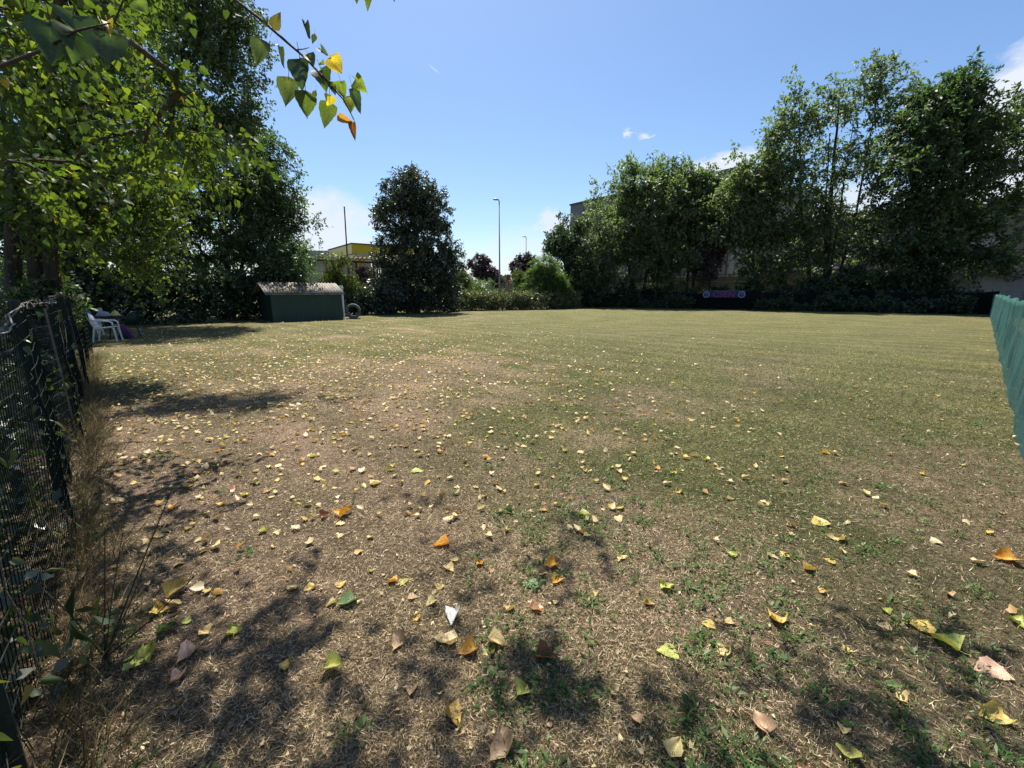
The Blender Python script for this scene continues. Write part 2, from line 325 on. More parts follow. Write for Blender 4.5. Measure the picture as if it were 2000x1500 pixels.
def math_(op, a, b=None, clamp=False):
    n = N(nt, 'ShaderNodeMath', operation=op); n.use_clamp = clamp
    for i, x in enumerate((a, b)):
        if x is None: continue
        if hasattr(x, 'is_linked'): L.new(x, n.inputs[i])
        else: n.inputs[i].default_value = x
    return n.outputs[0]
# clouds low over the horizon: (px, py, half width, half height, noise, edge, opacity)
CLOUDS = [(600, 455, 200, 105, .9, .6, .9), (1000, 540, 230, 80, 1.3, .7, .4), (1085, 440, 50, 34, 1.5, .35, .8), (1060, 480, 90, 40, 1.4, .8, .5), (1400, 345, 90, 45, 1.0, .35, .9),
          (1224, 262, 9, 10, 2.4, .9, .85), (1258, 268, 17, 7, 2.6, .9, .8), (2070, 260, 260, 230, .6, .3, 1.0), (1690, 420, 230, 80, .8, .6, .8),
          (250, 480, 300, 130, .8, .6, .6)]
CLOUDS = [c + (0,) for c in CLOUDS] + [(847, 135, 17, 1.6, .25, .9, .75, -37)]
for (px, py, hw, hh, na, edge, op, rot) in CLOUDS:
    cdir = ray(px, py); dist = np.linalg.norm(cdir); cdir = cdir / dist
    rx = ray(px + 1, py) / np.linalg.norm(ray(px + 1, py)) - cdir; uy = ray(px, py - 1) / np.linalg.norm(ray(px, py - 1)) - cdir
    rr = np.linalg.norm(rx); ru = np.linalg.norm(uy); rx /= rr; uy = uy - rx * uy.dot(rx); uy /= np.linalg.norm(uy)
    ra = math.radians(rot); r_in = rr / ru; rx, uy = rx * math.cos(ra) + uy * math.sin(ra), uy * math.cos(ra) - rx * math.sin(ra)
    def dot(v):
        n = N(nt, 'ShaderNodeVectorMath', operation='DOT_PRODUCT'); L.new(tc.outputs['Generated'], n.inputs[0]); n.inputs[1].default_value = tuple(v); return n.outputs['Value']
    x = math_('DIVIDE', dot(rx), hw * rr); y = math_('DIVIDE', dot(uy), hh * ru)
    q = math_('SQRT', math_('ADD', math_('MULTIPLY', x, x), math_('MULTIPLY', y, y)))
    q = math_('ADD', math_('SUBTRACT', 1.0, q), math_('MULTIPLY', math_('SUBTRACT', (nz2 if hw < 30 else nz).outputs['Fac'], .5), na * 2))
    q = math_('DIVIDE', q, edge, True); q = math_('MULTIPLY', q, op)
    front = math_('GREATER_THAN', dot(cdir), 0.0); q = math_('MULTIPLY', q, front)
    mx = N(nt, 'ShaderNodeMixRGB'); L.new(q, mx.inputs[0]); L.new(colr, mx.inputs[1]); mx.inputs[2].default_value = (.38 / SKY_STR, .405 / SKY_STR, .455 / SKY_STR, 1); colr = mx.outputs[0]
L.new(colr, bg.inputs['Color'])
sl = bpy.data.lights.new('sun', 'SUN'); sl.energy = 4.9; sl.angle = math.radians(.53); sl.color = (1, .95, .87)
so = bpy.data.objects.new('sun', sl); COL.objects.link(so); so.rotation_euler = Vector(tuple(SUN)).to_track_quat('Z', 'Y').to_euler(); so.location = (0, 0, 40)
scene.view_settings.view_transform = 'Standard'; scene.view_settings.look = 'None'; scene.view_settings.exposure = 1.15; scene.view_settings.gamma = 1

# ------------------------------------------------------------------ ground
def green_f(x, y):
    r = np.hypot(x, y)
    g = fnoise(x, y, .9, 3) * .9 + fnoise(x, y, 4.5, 9) * .7 - .62
    g = g - .2 + np.clip((x - .3) / 9, -.2, .3) + np.clip((r - 4) / 13, 0, .6)
    return np.clip(g * 2.6 + .25, 0, 1)
def bare_f(x, y):
    b = fnoise(x, y, 1.6, 21) - .46 + .10 * fnoise(x, y, .35, 44)
    return np.clip(b * 5, 0, 1) * np.clip(1.0 - np.hypot(x, y) / 15, .12, .7)
xs = np.concatenate([[-1200, -300, -120, -60], np.arange(-40, 45.01, .3), [60, 120, 300, 1200]])
ys = np.concatenate([[-400, -60, -20], np.arange(-5, 55.01, .3), [80, 140, 300, 1500]])
X, Y_ = np.meshgrid(xs, ys); Z = (fnoise(X, Y_, 5, 31) - .5) * .05 * np.clip(1 - np.hypot(X, Y_) / 60, 0, 1)
def gz(x, y): return (fnoise(np.asarray(x, float), np.asarray(y, float), 5, 31) - .5) * .05 * np.clip(1 - np.hypot(x, y) / 60, 0, 1)
R_, C_ = X.shape; idx = np.arange(R_ * C_).reshape(R_, C_)
q = np.stack([idx[:-1, :-1], idx[:-1, 1:], idx[1:, 1:], idx[1:, :-1]], -1).reshape(-1, 4)
me = np_mesh('ground', np.stack([X, Y_, Z], -1).reshape(-1, 3), q.ravel(), np.full(len(q), 4), smooth=True)
for nm, fn in (('green', green_f), ('bare', bare_f)):
    a = me.attributes.new(nm, 'FLOAT', 'POINT'); a.data.foreach_set('value', fn(X, Y_).ravel().astype(np.float32))
go = link('ground', me, M['lawn']); tag(go, 'dry mown lawn of the fenced field', 'lawn', kind='structure')

# ------------------------------------------------------------------ trees
def leaves_on(C, O, rs, k, m, tl, ll, lw, spread=.7, up=.25, droop=.3, ldroop=.3, flat=.5, crnd=None, jit=.05):
    n = len(C)
    d = nrm(O[:, None, :] * (1 - spread) + rs.normal(size=(n, k, 3)) * spread * .75 + np.array([0, 0, up]))
    L_ = tl * rs.uniform(.55, 1.25, (n, k, 1))
    t = rs.uniform(.1, 1, (n, k, m, 1))
    pos = C[:, None, None, :] + d[:, :, None, :] * L_[:, :, None, :] * t - np.array([0, 0, 1]) * droop * tl * t ** 2 + rs.normal(size=(n, k, m, 3)) * jit
    ax = nrm(d[:, :, None, :] * .6 + rs.normal(size=(n, k, m, 3)) * .6 - np.array([0, 0, 1]) * ldroop)
    nm = nrm(rs.normal(size=(n, k, m, 3)) * (1 - flat) + np.array([0, 0, 1]) * flat)
    sz = rs.uniform(.65, 1.25, (n, k, m))
    cr_ = rs.uniform(0, 1, (n, 1, 1)) if crnd is None else crnd[:, None, None]
    rnd = np.clip(cr_ * .45 + rs.uniform(0, .55, (n, k, m)), 0, 1)
    tips = [(C[i], C[i] + d[i, j] * L_[i, j, 0] * .55 - np.array([0, 0, .3 * droop * tl]), C[i] + d[i, j] * L_[i, j, 0] - np.array([0, 0, droop * tl])) for i in range(n) for j in range(min(k, 3))]
    return pos.reshape(-1, 3), ax.reshape(-1, 3), nm.reshape(-1, 3), (sz * ll).ravel(), (sz * lw).ravel(), rnd.ravel(), tips

def sample_blobs(blobs, n, rs, shell=.42, mind=.0, hole=0, lay=1.0):
    V = np.array([b[3] * b[4] * b[5] for b in blobs]) ** (2 / 3.); V /= V.sum()
    P = []; O = []
    tries = 0
    while len(P) < n and tries < n * 40:
        tries += 1
        b = blobs[rs.choice(len(blobs), p=V)]
        v = rs.normal(size=3); v /= np.linalg.norm(v); r = rs.uniform(0, 1) ** shell
        p = np.array(b[:3]) + v * r * np.array(b[3:])
        if p[2] < .25: continue
        if hole and mnoise.noise(Vector((p[0] * hole, p[1] * hole, p[2] * hole * lay))) < -.2: continue
        if mind and P and np.min(np.sum((np.array(P) - p) ** 2, 1)) < mind ** 2: continue
        P.append(p); O.append(v)
    return np.array(P), np.array(O)

def skeleton(mb, stems, C, tip=.012, exp=.5, n=5):
    pos = []; par = []; stem = []; 
    for (pts, r0, r1) in stems:
        pts = [np.array(p, float) for p in pts]; dense = []; 
        for a, b in zip(pts[:-1], pts[1:]):
            k = max(2, int(np.linalg.norm(b - a) / .45))
            for i in range(k): dense.append(a + (b - a) * i / k)
        dense.append(pts[-1])
        wob = [p + np.array([mnoise.noise(Vector((p[2] * .5, r0 * 97, 1))), mnoise.noise(Vector((p[2] * .5, 5, r0 * 91))), 0]) * .12 * (i / len(dense)) for i, p in enumerate(dense)]
        rr = [r0 + (r1 - r0) * (i / (len(wob) - 1)) ** .8 for i in range(len(wob))]; rr[0] *= 1.35
        mb.tube(wob, rr, 9)
        last = -1
        for i, p in enumerate(wob):
            pos.append(p); par.append(last); stem.append(rr[i]); last = len(pos) - 1
    S = np.array(pos); dd = np.array([np.min(np.linalg.norm(S - c, axis=1)) for c in C]); order = np.argsort(dd)
    paths = []; own = [0] * len(pos)
    PA = np.zeros((len(pos) + len(C) * 7, 3)); PA[:len(pos)] = S; cnt = len(pos)
    zmin = S[:, 2].min() + (S[:, 2].max() - S[:, 2].min()) * .12
    for ci in order:
        c = C[ci]; v = PA[:cnt] - c; dist = np.linalg.norm(v, axis=1); hd = np.hypot(v[:, 0], v[:, 1])
        cost = dist + .8 * np.maximum(0, v[:, 2] + .35 * hd) + 3 * (PA[:cnt, 2] < zmin)
        a = int(np.argmin(cost)); pa = PA[a].copy(); k = int(min(6, max(2, dist[a] / .5)))
        mid = (pa + c) / 2 + np.array([0, 0, .12 * hd[a]]) + RS.normal(size=3) * .06 * dist[a]
        idxs = [a]; last = a
        for i in range(1, k + 1):
            t = i / k; p = pa * (1 - t) ** 2 + mid * 2 * t * (1 - t) + c * t * t
            PA[cnt] = p; par.append(last); stem.append(0); last = cnt; idxs.append(cnt); cnt += 1
        paths.append(idxs)
    num = np.zeros(cnt)
    for idxs in paths:
        j = idxs[-1]
        while j >= 0 and not stem[j]: num[j] += 1; j = par[j]
    for idxs in paths:
        rad = [tip * max(1, num[j]) ** exp for j in idxs]; rad[0] = min(rad[1] * 1.15, stem[idxs[0]] * .85 if stem[idxs[0]] else 9); rad[-1] = min(rad[-1], tip) if num[idxs[-1]] <= 1 else rad[-1]
        mb.tube([PA[j] for j in idxs], rad, n, cap=False)

def pblob(px, py, rx, ry, Y, dY=0, ryk=None):
    c = at(px, py, Y + dY); s = (Y + dY) / FPX
    return (c[0], c[1], c[2], rx * s, (ryk if ryk else min(rx, ry) * s), ry * s)

def tree(name, label, base, blobs, stems, nclus, k, m, tl, ll, lw, leaf, templ=RHOMB, bark='bark', seed=1, group=None, cat='tree', hole=.0, mind=0, shell=.42, tip=.012, twigs=False, lay=1.0, **kw):
    rs = np.random.RandomState(seed)
    C, O = sample_blobs(blobs, nclus, rs, shell, mind, hole, lay)
    root = empty(name, (base[0], base[1], 0), label, cat, group)
    mb = MB(); skeleton(mb, stems, C, tip=tip)
    pos, ax, nm, L_, W_, rnd, tips = leaves_on(C, O, rs, k, m, tl, ll, lw, **kw)
    if twigs:
        for t in tips: mb.tube(t, [tip * .6, tip * .45, tip * .2], 3, cap=False)
    mb.build('trunk', M[bark], root, True)
    link('crown', leaf_mesh('crown', pos, ax, nm, L_, W_, rnd, templ), M[leaf], root)
    return root

def stem_to(base, top, r0, r1, bend=(0, 0)):
    base = np.array([base[0], base[1], -.1]); top = np.array(top, float); mid = (base + top) / 2 + np.array([bend[0], bend[1], 0])
    return ([base, base * .55 + mid * .45, mid, mid * .5 + top * .5, top], r0, r1)

# --- poplar whose trunk stands just outside the picture on the left; its boughs reach over the lawn
def shade_pt(px, py, h):
    g = gnd(px, py); return g + SUN * (h / SUN[2])
rs0 = np.random.RandomState(5)
T0 = np.array([-3.6, -.4, 0])
root0 = empty('poplar', (T0[0], T0[1], 0), 'poplar rooted beyond the left edge, its leafy twigs hanging into the top of the picture', 'tree')
C0 = []; O0 = []
SH = [(870, 1190, 6.2, 3, .22), (960, 1060, 6.6, 2, .2), (1200, 1110, 6.3, 3, .2), (1250, 1160, 6.0, 2, .2), (800, 1000, 6.8, 1, .16), (1620, 1340, 5.4, 3, .22), (1780, 1330, 5.6, 3, .22), (1900, 1400, 5.2, 3, .22), (1700, 1430, 5.6, 3, .25), (1990, 1330, 5.4, 2, .2),
      (520, 1270, 5.6, 2, .2), (300, 1420, 5.2, 6, .25), (680, 1400, 5.8, 2, .2), (560, 1450, 5.6, 3, .25), (950, 1470, 6.0, 4, .22), (1180, 1440, 5.7, 3, .22), (1330, 1460, 5.6, 3, .22), (1480, 1440, 5.5, 3, .22), (1340, 1250, 6.2, 2, .16), 
      (120, 1350, 5.0, 6, .3), (60, 1100, 5.0, 6, .35), (20, 900, 5.2, 5, .35), (420, 1480, 5.3, 4, .25), (380, 1340, 5.4, 2, .2), (1600, 1500, 5.4, 3, .25), (1850, 1480, 5.4, 3, .25), (850, 1380, 5.8, 3, .2), (150, 1250, 4.8, 7, .3), (250, 1350, 4.9, 7, .3), (100, 1450, 4.7, 8, .3), (200, 1480, 4.8, 7, .3), (330, 1480, 5, 4, .25), (30, 1250, 4.8, 7, .3), (150, 1000, 4.9, 5, .25), (450, 1430, 5, 3, .22), (620, 1480, 5.4, 3, .2), (1080, 1490, 5.6, 3, .2), (1250, 1490, 5.5, 4, .22), (1420, 1490, 5.5, 3, .2), (1700, 1490, 5.4, 3, .22), (180, 880, 5, 3, .2)]
for (px, py, h, nn, s) in SH:
    c = shade_pt(px, py, h)
    for i in range(max(1, int(nn * .55))): C0.append(c + rs0.normal(size=3) * np.array([s, s, s * .8])); O0.append(rs0.normal(size=3) * np.array([1, 1, .4]))
# boughs that come into view at the upper left
for b, nn in (((-4.3, 4.0, 3.9, .9, 1.0, .9), 26), ((-3.0, 3.5, 4.0, .8, .8, .6), 16), ((-4.6, 4.6, 2.75, .55, .9, .5), 14), ((-3.3, 4.6, 3.0, .7, .8, .55), 16), ((-5.6, 5.4, 3.8, .8, .9, .9), 18)):
    P, O = sample_blobs([b], nn, rs0, .6); C0 += list(P); O0 += list(O)
C0 = np.array(C0); O0 = nrm(np.array(O0))
mb = MB()
st0 = [([T0 + [0, 0, -.1], T0 + [.1, .1, 1.5], T0 + [.2, .4, 3.2], T0 + [.5, 1.0, 4.6], T0 + [1.2, 2.0, 6.4], T0 + [1.6, 2.8, 8.2]], .24, .05),
       ([T0 + [.2, .4, 3.2], T0 + [-.2, 2.0, 4.3], T0 + [-.6, 4.0, 4.9], T0 + [-1.0, 5.4, 5.0]], .09, .02),
       ([T0 + [.5, 1.0, 4.6], T0 + [2.4, 2.6, 6.0], T0 + [4.6, 3.6, 6.6], T0 + [6.4, 3.8, 6.6]], .10, .02)]
skeleton(mb, st0, C0, tip=.005)
pos, ax, nm, L_, W_, rnd, tips = leaves_on(C0, O0, rs0, 5, 10, .42, .072, .064, spread=.75, up=0, droop=.35, ldroop=.9, flat=.12, jit=.05)
for t in tips: mb.tube(t, [.004, .003, .0015], 3, cap=False)
mb.build('trunk', M['bark'], root0, True)
# the shade clusters are lifted clear of the view, so the crown is one mesh
link('crown', leaf_mesh('crown', pos, ax, nm, L_, W_, rnd, DELT), M['poplar'], root0)

# broad leaf with toothed margin, used for the hanging and the fallen leaves
def leaf_shape(seed, curl=.2, fold=.15, twist=0., wave=.03, nx=6, ny=9, ser=.012, stalk=.55):
    rs = np.random.RandomState(seed); P = []
    prof = lambda t: (.50 * min(1, (t / .16)) ** .5 if t < .16 else .50 * (1 - ((t - .16) / .84) ** 1.25) ** 1.05) + 0.004
    ph = rs.uniform(0, 6, 4)
    for i in range(ny + 1):
        t = i / ny; w = prof(t) * (1 + ser * (1 if i % 2 else -1) * 3); row = []
        for j in range(nx + 1):
            s = (j / nx - .5) * 2; x = s * w; y = t - .09 * (abs(s) ** 1.5) * (1 if t < .3 else 0)
            z = fold * abs(s) * w * 2 + wave * math.sin(7 * t + ph[0] + 2 * s) + wave * math.sin(5 * s + ph[1])
            # curl along the length
            a = curl * (t - .4) * 3; y2 = .4 + (y - .4) * (math.sin(a) / a if abs(a) > 1e-3 else 1); z2 = z + (y - .4) * math.tan(a * .5) if abs(a) < 2.6 else z
            th = twist * (t - .5); x3 = x * math.cos(th) - z2 * math.sin(th); z3 = x * math.sin(th) + z2 * math.cos(th)
            row.append((x3, y2, z3))
        P.append(row)
    mb = MB(); mb.grid(P)
    b = np.array(P[0][nx // 2]); mb.tube([b, b + [.02, -stalk * .5, -.03], b + [.06, -stalk, .02]], [.014, .011, .011], 4)
    return mb

# the leafy twig that hangs into the sky (its leaves as read from the photo: base, tip, width in pixels)
twig_pts = [at(300, -150, 1.75), at(400, -55, 1.7), at(460, 0, 1.66), at(512, 40, 1.63), at(560, 82, 1.6), at(595, 112, 1.58), at(640, 160, 1.57), at(672, 196, 1.56), at(692, 235, 1.56)]
hb = MB(); hb.tube([T0 + [.5, 1.0, 4.6], T0 + [1.3, 1.5, 4.3], np.array([-1.55, 1.7, 3.55])] + twig_pts, [.02, .014, .008, .0062, .0056, .005, .0046, .004, .0034, .003, .0022, .0014], 6)
hb.tube([at(578, 97, 1.59), at(592, 96, 1.58), at(604, 93, 1.57)], [.0022, .0018, .001], 4)
branch = hb.build('hanging_twig', M['twig'], root0, True)
HL = [((510, 81), (501, 132), 30, (.05, .075, .02)), ((534, 54), (548, 22), 18, (.07, .065, .025)), ((545, 95), (553, 139), 9, (.035, .055, .03)), ((596, 52), (606, 86), 10, (.03, .042, .02)), ((614, 65), (609, 85), 9, (.03, .04, .02)),
      ((585, 117), (590, 180), 38, (.018, .036, .02)), ((564, 156), (561, 213), 35, (.055, .075, .02)), ((597, 180), (596, 233), 35, (.045, .07, .02)), ((603, 107), (614, 131), 19, (.07, .085, .025)), ((627, 136), (638, 178), 35, (.045, .075, .02)),
      ((648, 114), (672, 147), 29, (.42, .31, .03)), ((630, 100), (645, 114), 11, (.06, .085, .06)), ((628, 122), (634, 128), 12, (.16, .18, .03)), ((646, 187), (640, 208), 20, (.40, .33, .03)), ((641, 201), (633, 252), 31, (.05, .075, .02)),
      ((667, 162), (674, 198), 22, (.11, .15, .02)), ((684, 190), (686, 223), 24, (.15, .17, .025)), ((694, 155), (717, 181), 27, (.12, .16, .02)), ((690, 177), (704, 227), 20, (.03, .055, .025)), ((662, 226), (695, 244), 14, (.22, .12, .035)), ((690, 243), (694, 281), 13, (.16, .065, .025)),
      ((648, 162), (655, 190), 14, (.025, .04, .018)), ((617, 175), (612, 193), 8, (.04, .055, .025)), ((520, 44), (519, 60), 9, (.09, .11, .03))]
leaf_variants = [leaf_shape(s, c_, f_, t_, w_).mesh('poplar_leaf', True) for s, c_, f_, t_, w_ in ((1, .1, .12, .0, .02), (2, -.2, .2, .3, .03), (3, .25, .1, -.3, .02), (4, .4, .35, .5, .04))]
for v in leaf_variants: v.materials.append(M['hang'])
def hang(parent, b, t, w, Y, colr, i, name='leaf'):
    p0 = at(b[0], b[1], Y); p1 = at(t[0], t[1], Y + random.uniform(-.03, .03)); ln = np.linalg.norm(p1 - p0); y = (p1 - p0) / ln
    view = nrm(np.array([0, 0, EYE]) - p0); z = view - y * view.dot(y); z = nrm(z); th = random.uniform(-.35, .35); x = np.cross(y, z); z, x = z * math.cos(th) + x * math.sin(th), x * math.cos(th) - z * math.sin(th)
    o = bpy.data.objects.new(name, leaf_variants[i % 4 if w > 14 else 3]); COL.objects.link(o)
    wd = w * Y / FPX * 1.08
    mat = Matrix([[x[0] * wd, y[0] * ln, z[0] * ln, p0[0]], [x[1] * wd, y[1] * ln, z[1] * ln, p0[1]], [x[2] * wd, y[2] * ln, z[2] * ln, p0[2]], [0, 0, 0, 1]])
    o.parent = parent; o.matrix_parent_inverse = Matrix.Translation(-root0.location) ; o.matrix_basis = mat; o.color = (*colr, 1)
    return o
branch_inv = Matrix.Identity(4)
for i, (b, t, w, c_) in enumerate(HL):
    o = hang(branch, b, t, w, 1.56 + random.uniform(-.04, .04), c_, i); o.matrix_parent_inverse = Matrix.Identity(4)
# second twig: three tips at the top edge, and the large soft leaves close by on the left
hb = MB(); hb.tube([T0 + [.5, 1.0, 4.6], np.array([-1.9, 1.5, 4.2]), at(560, -120, 1.8), at(650, -60, 1.7), at(740, -40, 1.65), at(780, -35, 1.6)], [.015, .01, .006, .004, .003, .002], 6)
tw2 = hb.build('hanging_twig', M['twig'], root0, True)
for i, (b, t, w, c_) in enumerate([((694, -35), (698, 10), 22, (.05, .075, .02)), ((716, -30), (719, 22), 20, (.055, .08, .02)), ((770, -40), (771, 10), 16, (.05, .07, .02))]):
    o = hang(tw2, b, t, w, 1.66, c_, i); o.matrix_parent_inverse = Matrix.Identity(4)
hb = MB(); hb.tube([T0 + [.3, .5, 3.5], np.array([-2.4, 1.2, 2.9]), at(-60, 150, 1.6), at(20, 122, 1.45), at(90, 95, 1.35), at(150, 60, 1.3), at(215, 45, 1.3)], [.014, .01, .006, .005, .004, .003, .0015], 6)
tw3 = hb.build('hanging_twig', M['twig'], root0, True)
for i, (b, t, w, c_) in enumerate([((98, 52), (100, 128), 62, (.03, .055, .02)), ((150, 62), (148, 124), 62, (.03, .055, .02)), ((206, 70), (222, 134), 60, (.03, .055, .02)), ((145, 36), (156, 84), 50, (.035, .06, .02)), ((268, 0), (290, 30), 32, (.10, .15, .02)), ((210, 42), (216, 66), 16, (.45, .32, .03))]):
    o = hang(tw3, b, t, w, 1.34, c_, i); o.matrix_parent_inverse = Matrix.Identity(4)

# --- poplars behind the left fence
def stand(px, py, Y): g = at(px, py, Y); return np.array([g[0], g[1], 0])
Y1 = 7.6
stems1 = []
for (pb, pt, r0, ) in (((-5, 0), (20, 250), .20), ((45, 0), (60, 200), .20), ((78, 0), (66, 180), .10), ((98, 0), (75, 260), .10)):
    bs = at(pb[0], 570, Y1 + random.uniform(-.3, .3)); tp = at(pt[0], pt[1], Y1 + .2)
    stems1.append(stem_to((bs[0], bs[1]), tp, r0, .05))
bl1 = [pblob(60, 120, 130, 160, Y1), pblob(190, 260, 120, 130, Y1 + .4), pblob(110, 380, 130, 80, Y1), pblob(240, 410, 90, 60, Y1 + .3), pblob(330, 400, 30, 30, Y1), pblob(180, 480, 90, 50, Y1 + .5), pblob(270, 500, 40, 25, Y1), pblob(60, -120, 200, 170, Y1), pblob(330, 500, 18, 14, Y1)]
for (px, py) in ((260, 800), (340, 792), (420, 786), (490, 782), (560, 790)):   # the high bough whose thin shadow lies across the lawn
    q_ = gnd(px, py); q_ = q_ + SUN * (10.5 / SUN[2]); bl1.append((q_[0], q_[1], q_[2], .75, .45, .5))
b1_ = stand(60, 570, Y1)
tree('poplar', 'poplar with a clump of trunks just behind the left fence, yellow leaves in its crown', b1_, bl1, stems1, 340, 7, 16, .6, .066, .055, 'poplar', DELT, 'dark_bark', 21, cat='tree', hole=1.1, tip=.006, twigs=True, spread=.8, up=0, droop=.3, ldroop=.5, flat=.2)
Y2 = 23
bs = at(255, 570, Y2)
bl2 = [pblob(400, -60, 90, 110, Y2), pblob(410, 60, 85, 80, Y2), pblob(430, 170, 75, 75, Y2), pblob(470, 250, 30, 20, Y2), pblob(360, 250, 120, 80, Y2), pblob(250, 120, 130, 160, Y2 + .5), pblob(470, 130, 45, 30, Y2), pblob(480, 60, 30, 40, Y2), pblob(490, 240, 45, 24, Y2), pblob(505, 155, 22, 12, Y2), pblob(490, 215, 18, 12, Y2), pblob(240, -120, 160, 120, Y2)]
tree('poplar', 'tall poplar with small glossy leaves, between the clump of trunks and the shed', (bs[0], bs[1]), bl2, [stem_to((bs[0], bs[1]), at(380, -60, Y2), .28, .05)], 900, 7, 13, .85, .125, .105, 'poplar_far', RHOMB, 'dark_bark', 31, hole=.8, tip=.008, spread=.75, up=0, droop=.2, ldroop=.7, flat=.2)
Y3 = 28.5
bs = at(446, 600, Y3 - 1); 
bl3 = [pblob(500, 300, 55, 42, Y3), pblob(535, 360, 55, 50, Y3), pblob(575, 430, 36, 40, Y3), pblob(470, 400, 110, 90, Y3), pblob(520, 430, 80, 90, Y3), pblob(420, 330, 100, 70, Y3), pblob(500, 320, 45, 35, Y3), pblob(560, 470, 50, 55, Y3), pblob(585, 500, 36, 30, Y3), pblob(540, 520, 60, 30, Y3 - .8), pblob(540, 518, 70, 26, 26.0), pblob(510, 490, 70, 34, 26.0), pblob(570, 505, 50, 24, 25.8), pblob(350, 440, 100, 100, Y3), pblob(590, 430, 22, 20, Y3), pblob(420, 510, 90, 30, Y3)]
tree('walnut_tree', 'broad dense green tree overhanging the shed roof from behind', (bs[0], bs[1]), bl3, [stem_to((bs[0], bs[1]), at(440, 440, Y3 - .5), .24, .12), stem_to((bs[0] + .15, bs[1]), at(490, 430, Y3), .16, .07)], 760, 6, 17, .9, .19, .085, 'walnut', RHOMB, 'dark_bark', 41, hole=.55, spread=.7, up=.05, droop=.3, ldroop=.5, flat=.35)
Y4 = 24
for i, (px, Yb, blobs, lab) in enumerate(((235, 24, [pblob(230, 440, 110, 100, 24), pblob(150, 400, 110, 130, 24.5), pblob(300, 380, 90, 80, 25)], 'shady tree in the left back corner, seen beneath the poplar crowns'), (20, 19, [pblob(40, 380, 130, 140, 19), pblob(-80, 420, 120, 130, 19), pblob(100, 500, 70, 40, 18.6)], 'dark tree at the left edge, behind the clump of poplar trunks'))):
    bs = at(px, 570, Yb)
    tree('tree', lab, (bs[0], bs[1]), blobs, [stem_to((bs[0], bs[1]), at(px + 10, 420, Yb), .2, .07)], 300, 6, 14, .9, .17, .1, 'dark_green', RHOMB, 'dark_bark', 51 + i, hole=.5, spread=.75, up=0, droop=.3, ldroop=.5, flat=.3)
# ovate tree
Y5 = 33
bs = at(815, 600, Y5)
bl5 = [pblob(805, 365, 42, 32, Y5), pblob(805, 420, 66, 45, Y5), pblob(812, 470, 78, 45, Y5), pblob(815, 520, 88, 40, Y5), pblob(812, 560, 86, 38, Y5), pblob(760, 540, 40, 40, Y5), pblob(865, 545, 38, 40, Y5), pblob(790, 390, 45, 35, Y5), pblob(840, 400, 32, 30, Y5), pblob(735, 468, 16, 8, Y5), pblob(885, 500, 16, 14, Y5), pblob(740, 415, 16, 12, Y5)]
tree('dark_tree', 'dark egg-shaped tree standing alone right of the yellow canopy', (bs[0], bs[1]), bl5, [stem_to((bs[0], bs[1]), at(806, 350, Y5), .2, .03)], 820, 6, 17, .62, .16, .085, 'ovate', RHOMB, 'dark_bark', 61, hole=.8, spread=.75, up=.15, droop=.1, ldroop=.3, flat=.25)
# shrub behind shed
Y6 = 30
bs = at(668, 585, Y6)
tree('shrub', 'feathery shrub behind the shed, below the rusty pole', (bs[0], bs[1]), [pblob(664, 542, 27, 36, Y6), pblob(655, 512, 20, 18, Y6), pblob(684, 566, 16, 20, Y6), pblob(645, 560, 30, 25, Y6)], [stem_to((bs[0], bs[1]), at(662, 520, Y6), .06, .02), stem_to((bs[0] + .3, bs[1]), at(688, 540, Y6), .05, .02)], 130, 6, 14, .5, .14, .05, 'yellow_green', RHOMB, 'bark', 71, cat='shrub', hole=.9, spread=.75, up=.2, droop=.1, ldroop=.2, flat=.3)
Y6b = 31
bs = at(735, 590, Y6b)
tree('shrub', 'low dark shrub at the foot of the lone egg-shaped tree, beside the pipe ring', (bs[0], bs[1]), [pblob(730, 588, 34, 24, Y6b), pblob(765, 580, 28, 28, Y6b), pblob(700, 580, 22, 26, Y6b)], [stem_to((bs[0], bs[1]), at(735, 575, Y6b), .05, .02)], 110, 6, 13, .5, .13, .07, 'ovate', RHOMB, 'dark_bark', 73, cat='shrub', hole=.6, spread=.75, up=.1, droop=.2, ldroop=.2, flat=.3)
# robinia row
def robinia(label, base_px, Yb, blobs, stems, n, seed, leaf='robinia', mul=1.0, **kw):
    bs = at(base_px, 597, Yb)
    st_ = [stem_to((bs[0] + dx, bs[1]), at(tx, ty, Yb + dy), r0, r1, bd) for (dx, tx, ty, dy, r0, r1, bd) in stems]
    a = dict(hole=.26, lay=2.6, spread=.72, up=.08, droop=.18, ldroop=.12, flat=.62, k=6, m=11, tl=1.15); a.update(kw); k = a.pop('k'); m = a.pop('m'); tl = a.pop('tl')
    return tree('robinia_tree', label, (bs[0], bs[1]), blobs, st_, n, k, m, tl, .30 * mul, .15 * mul, leaf, RHOMB, 'dark_bark', seed, 'robinia trees behind the far fence', **a)
Ya = 46
robinia('wide robinia with a rounded feathery crown in front of the tall grey building', 1245, Ya,
        [pblob(1206, 436, 70, 60, Ya), pblob(1265, 385, 105, 66, Ya), pblob(1205, 372, 50, 26, Ya), pblob(1300, 360, 70, 40, Ya), pblob(1168, 505, 46, 52, Ya), pblob(1280, 450, 90, 70, Ya), pblob(1220, 520, 110, 50, Ya), pblob(1310, 335, 45, 16, Ya), pblob(1245, 335, 35, 14, Ya), pblob(1185, 382, 18, 12, Ya)],
        [(0, 1205, 400, 0, .22, .06, (0, 0)), (.4, 1275, 380, 0, .2, .06, (.3, 0)), (-.2, 1165, 440, 0, .14, .05, (-.3, 0))], 760, 81)
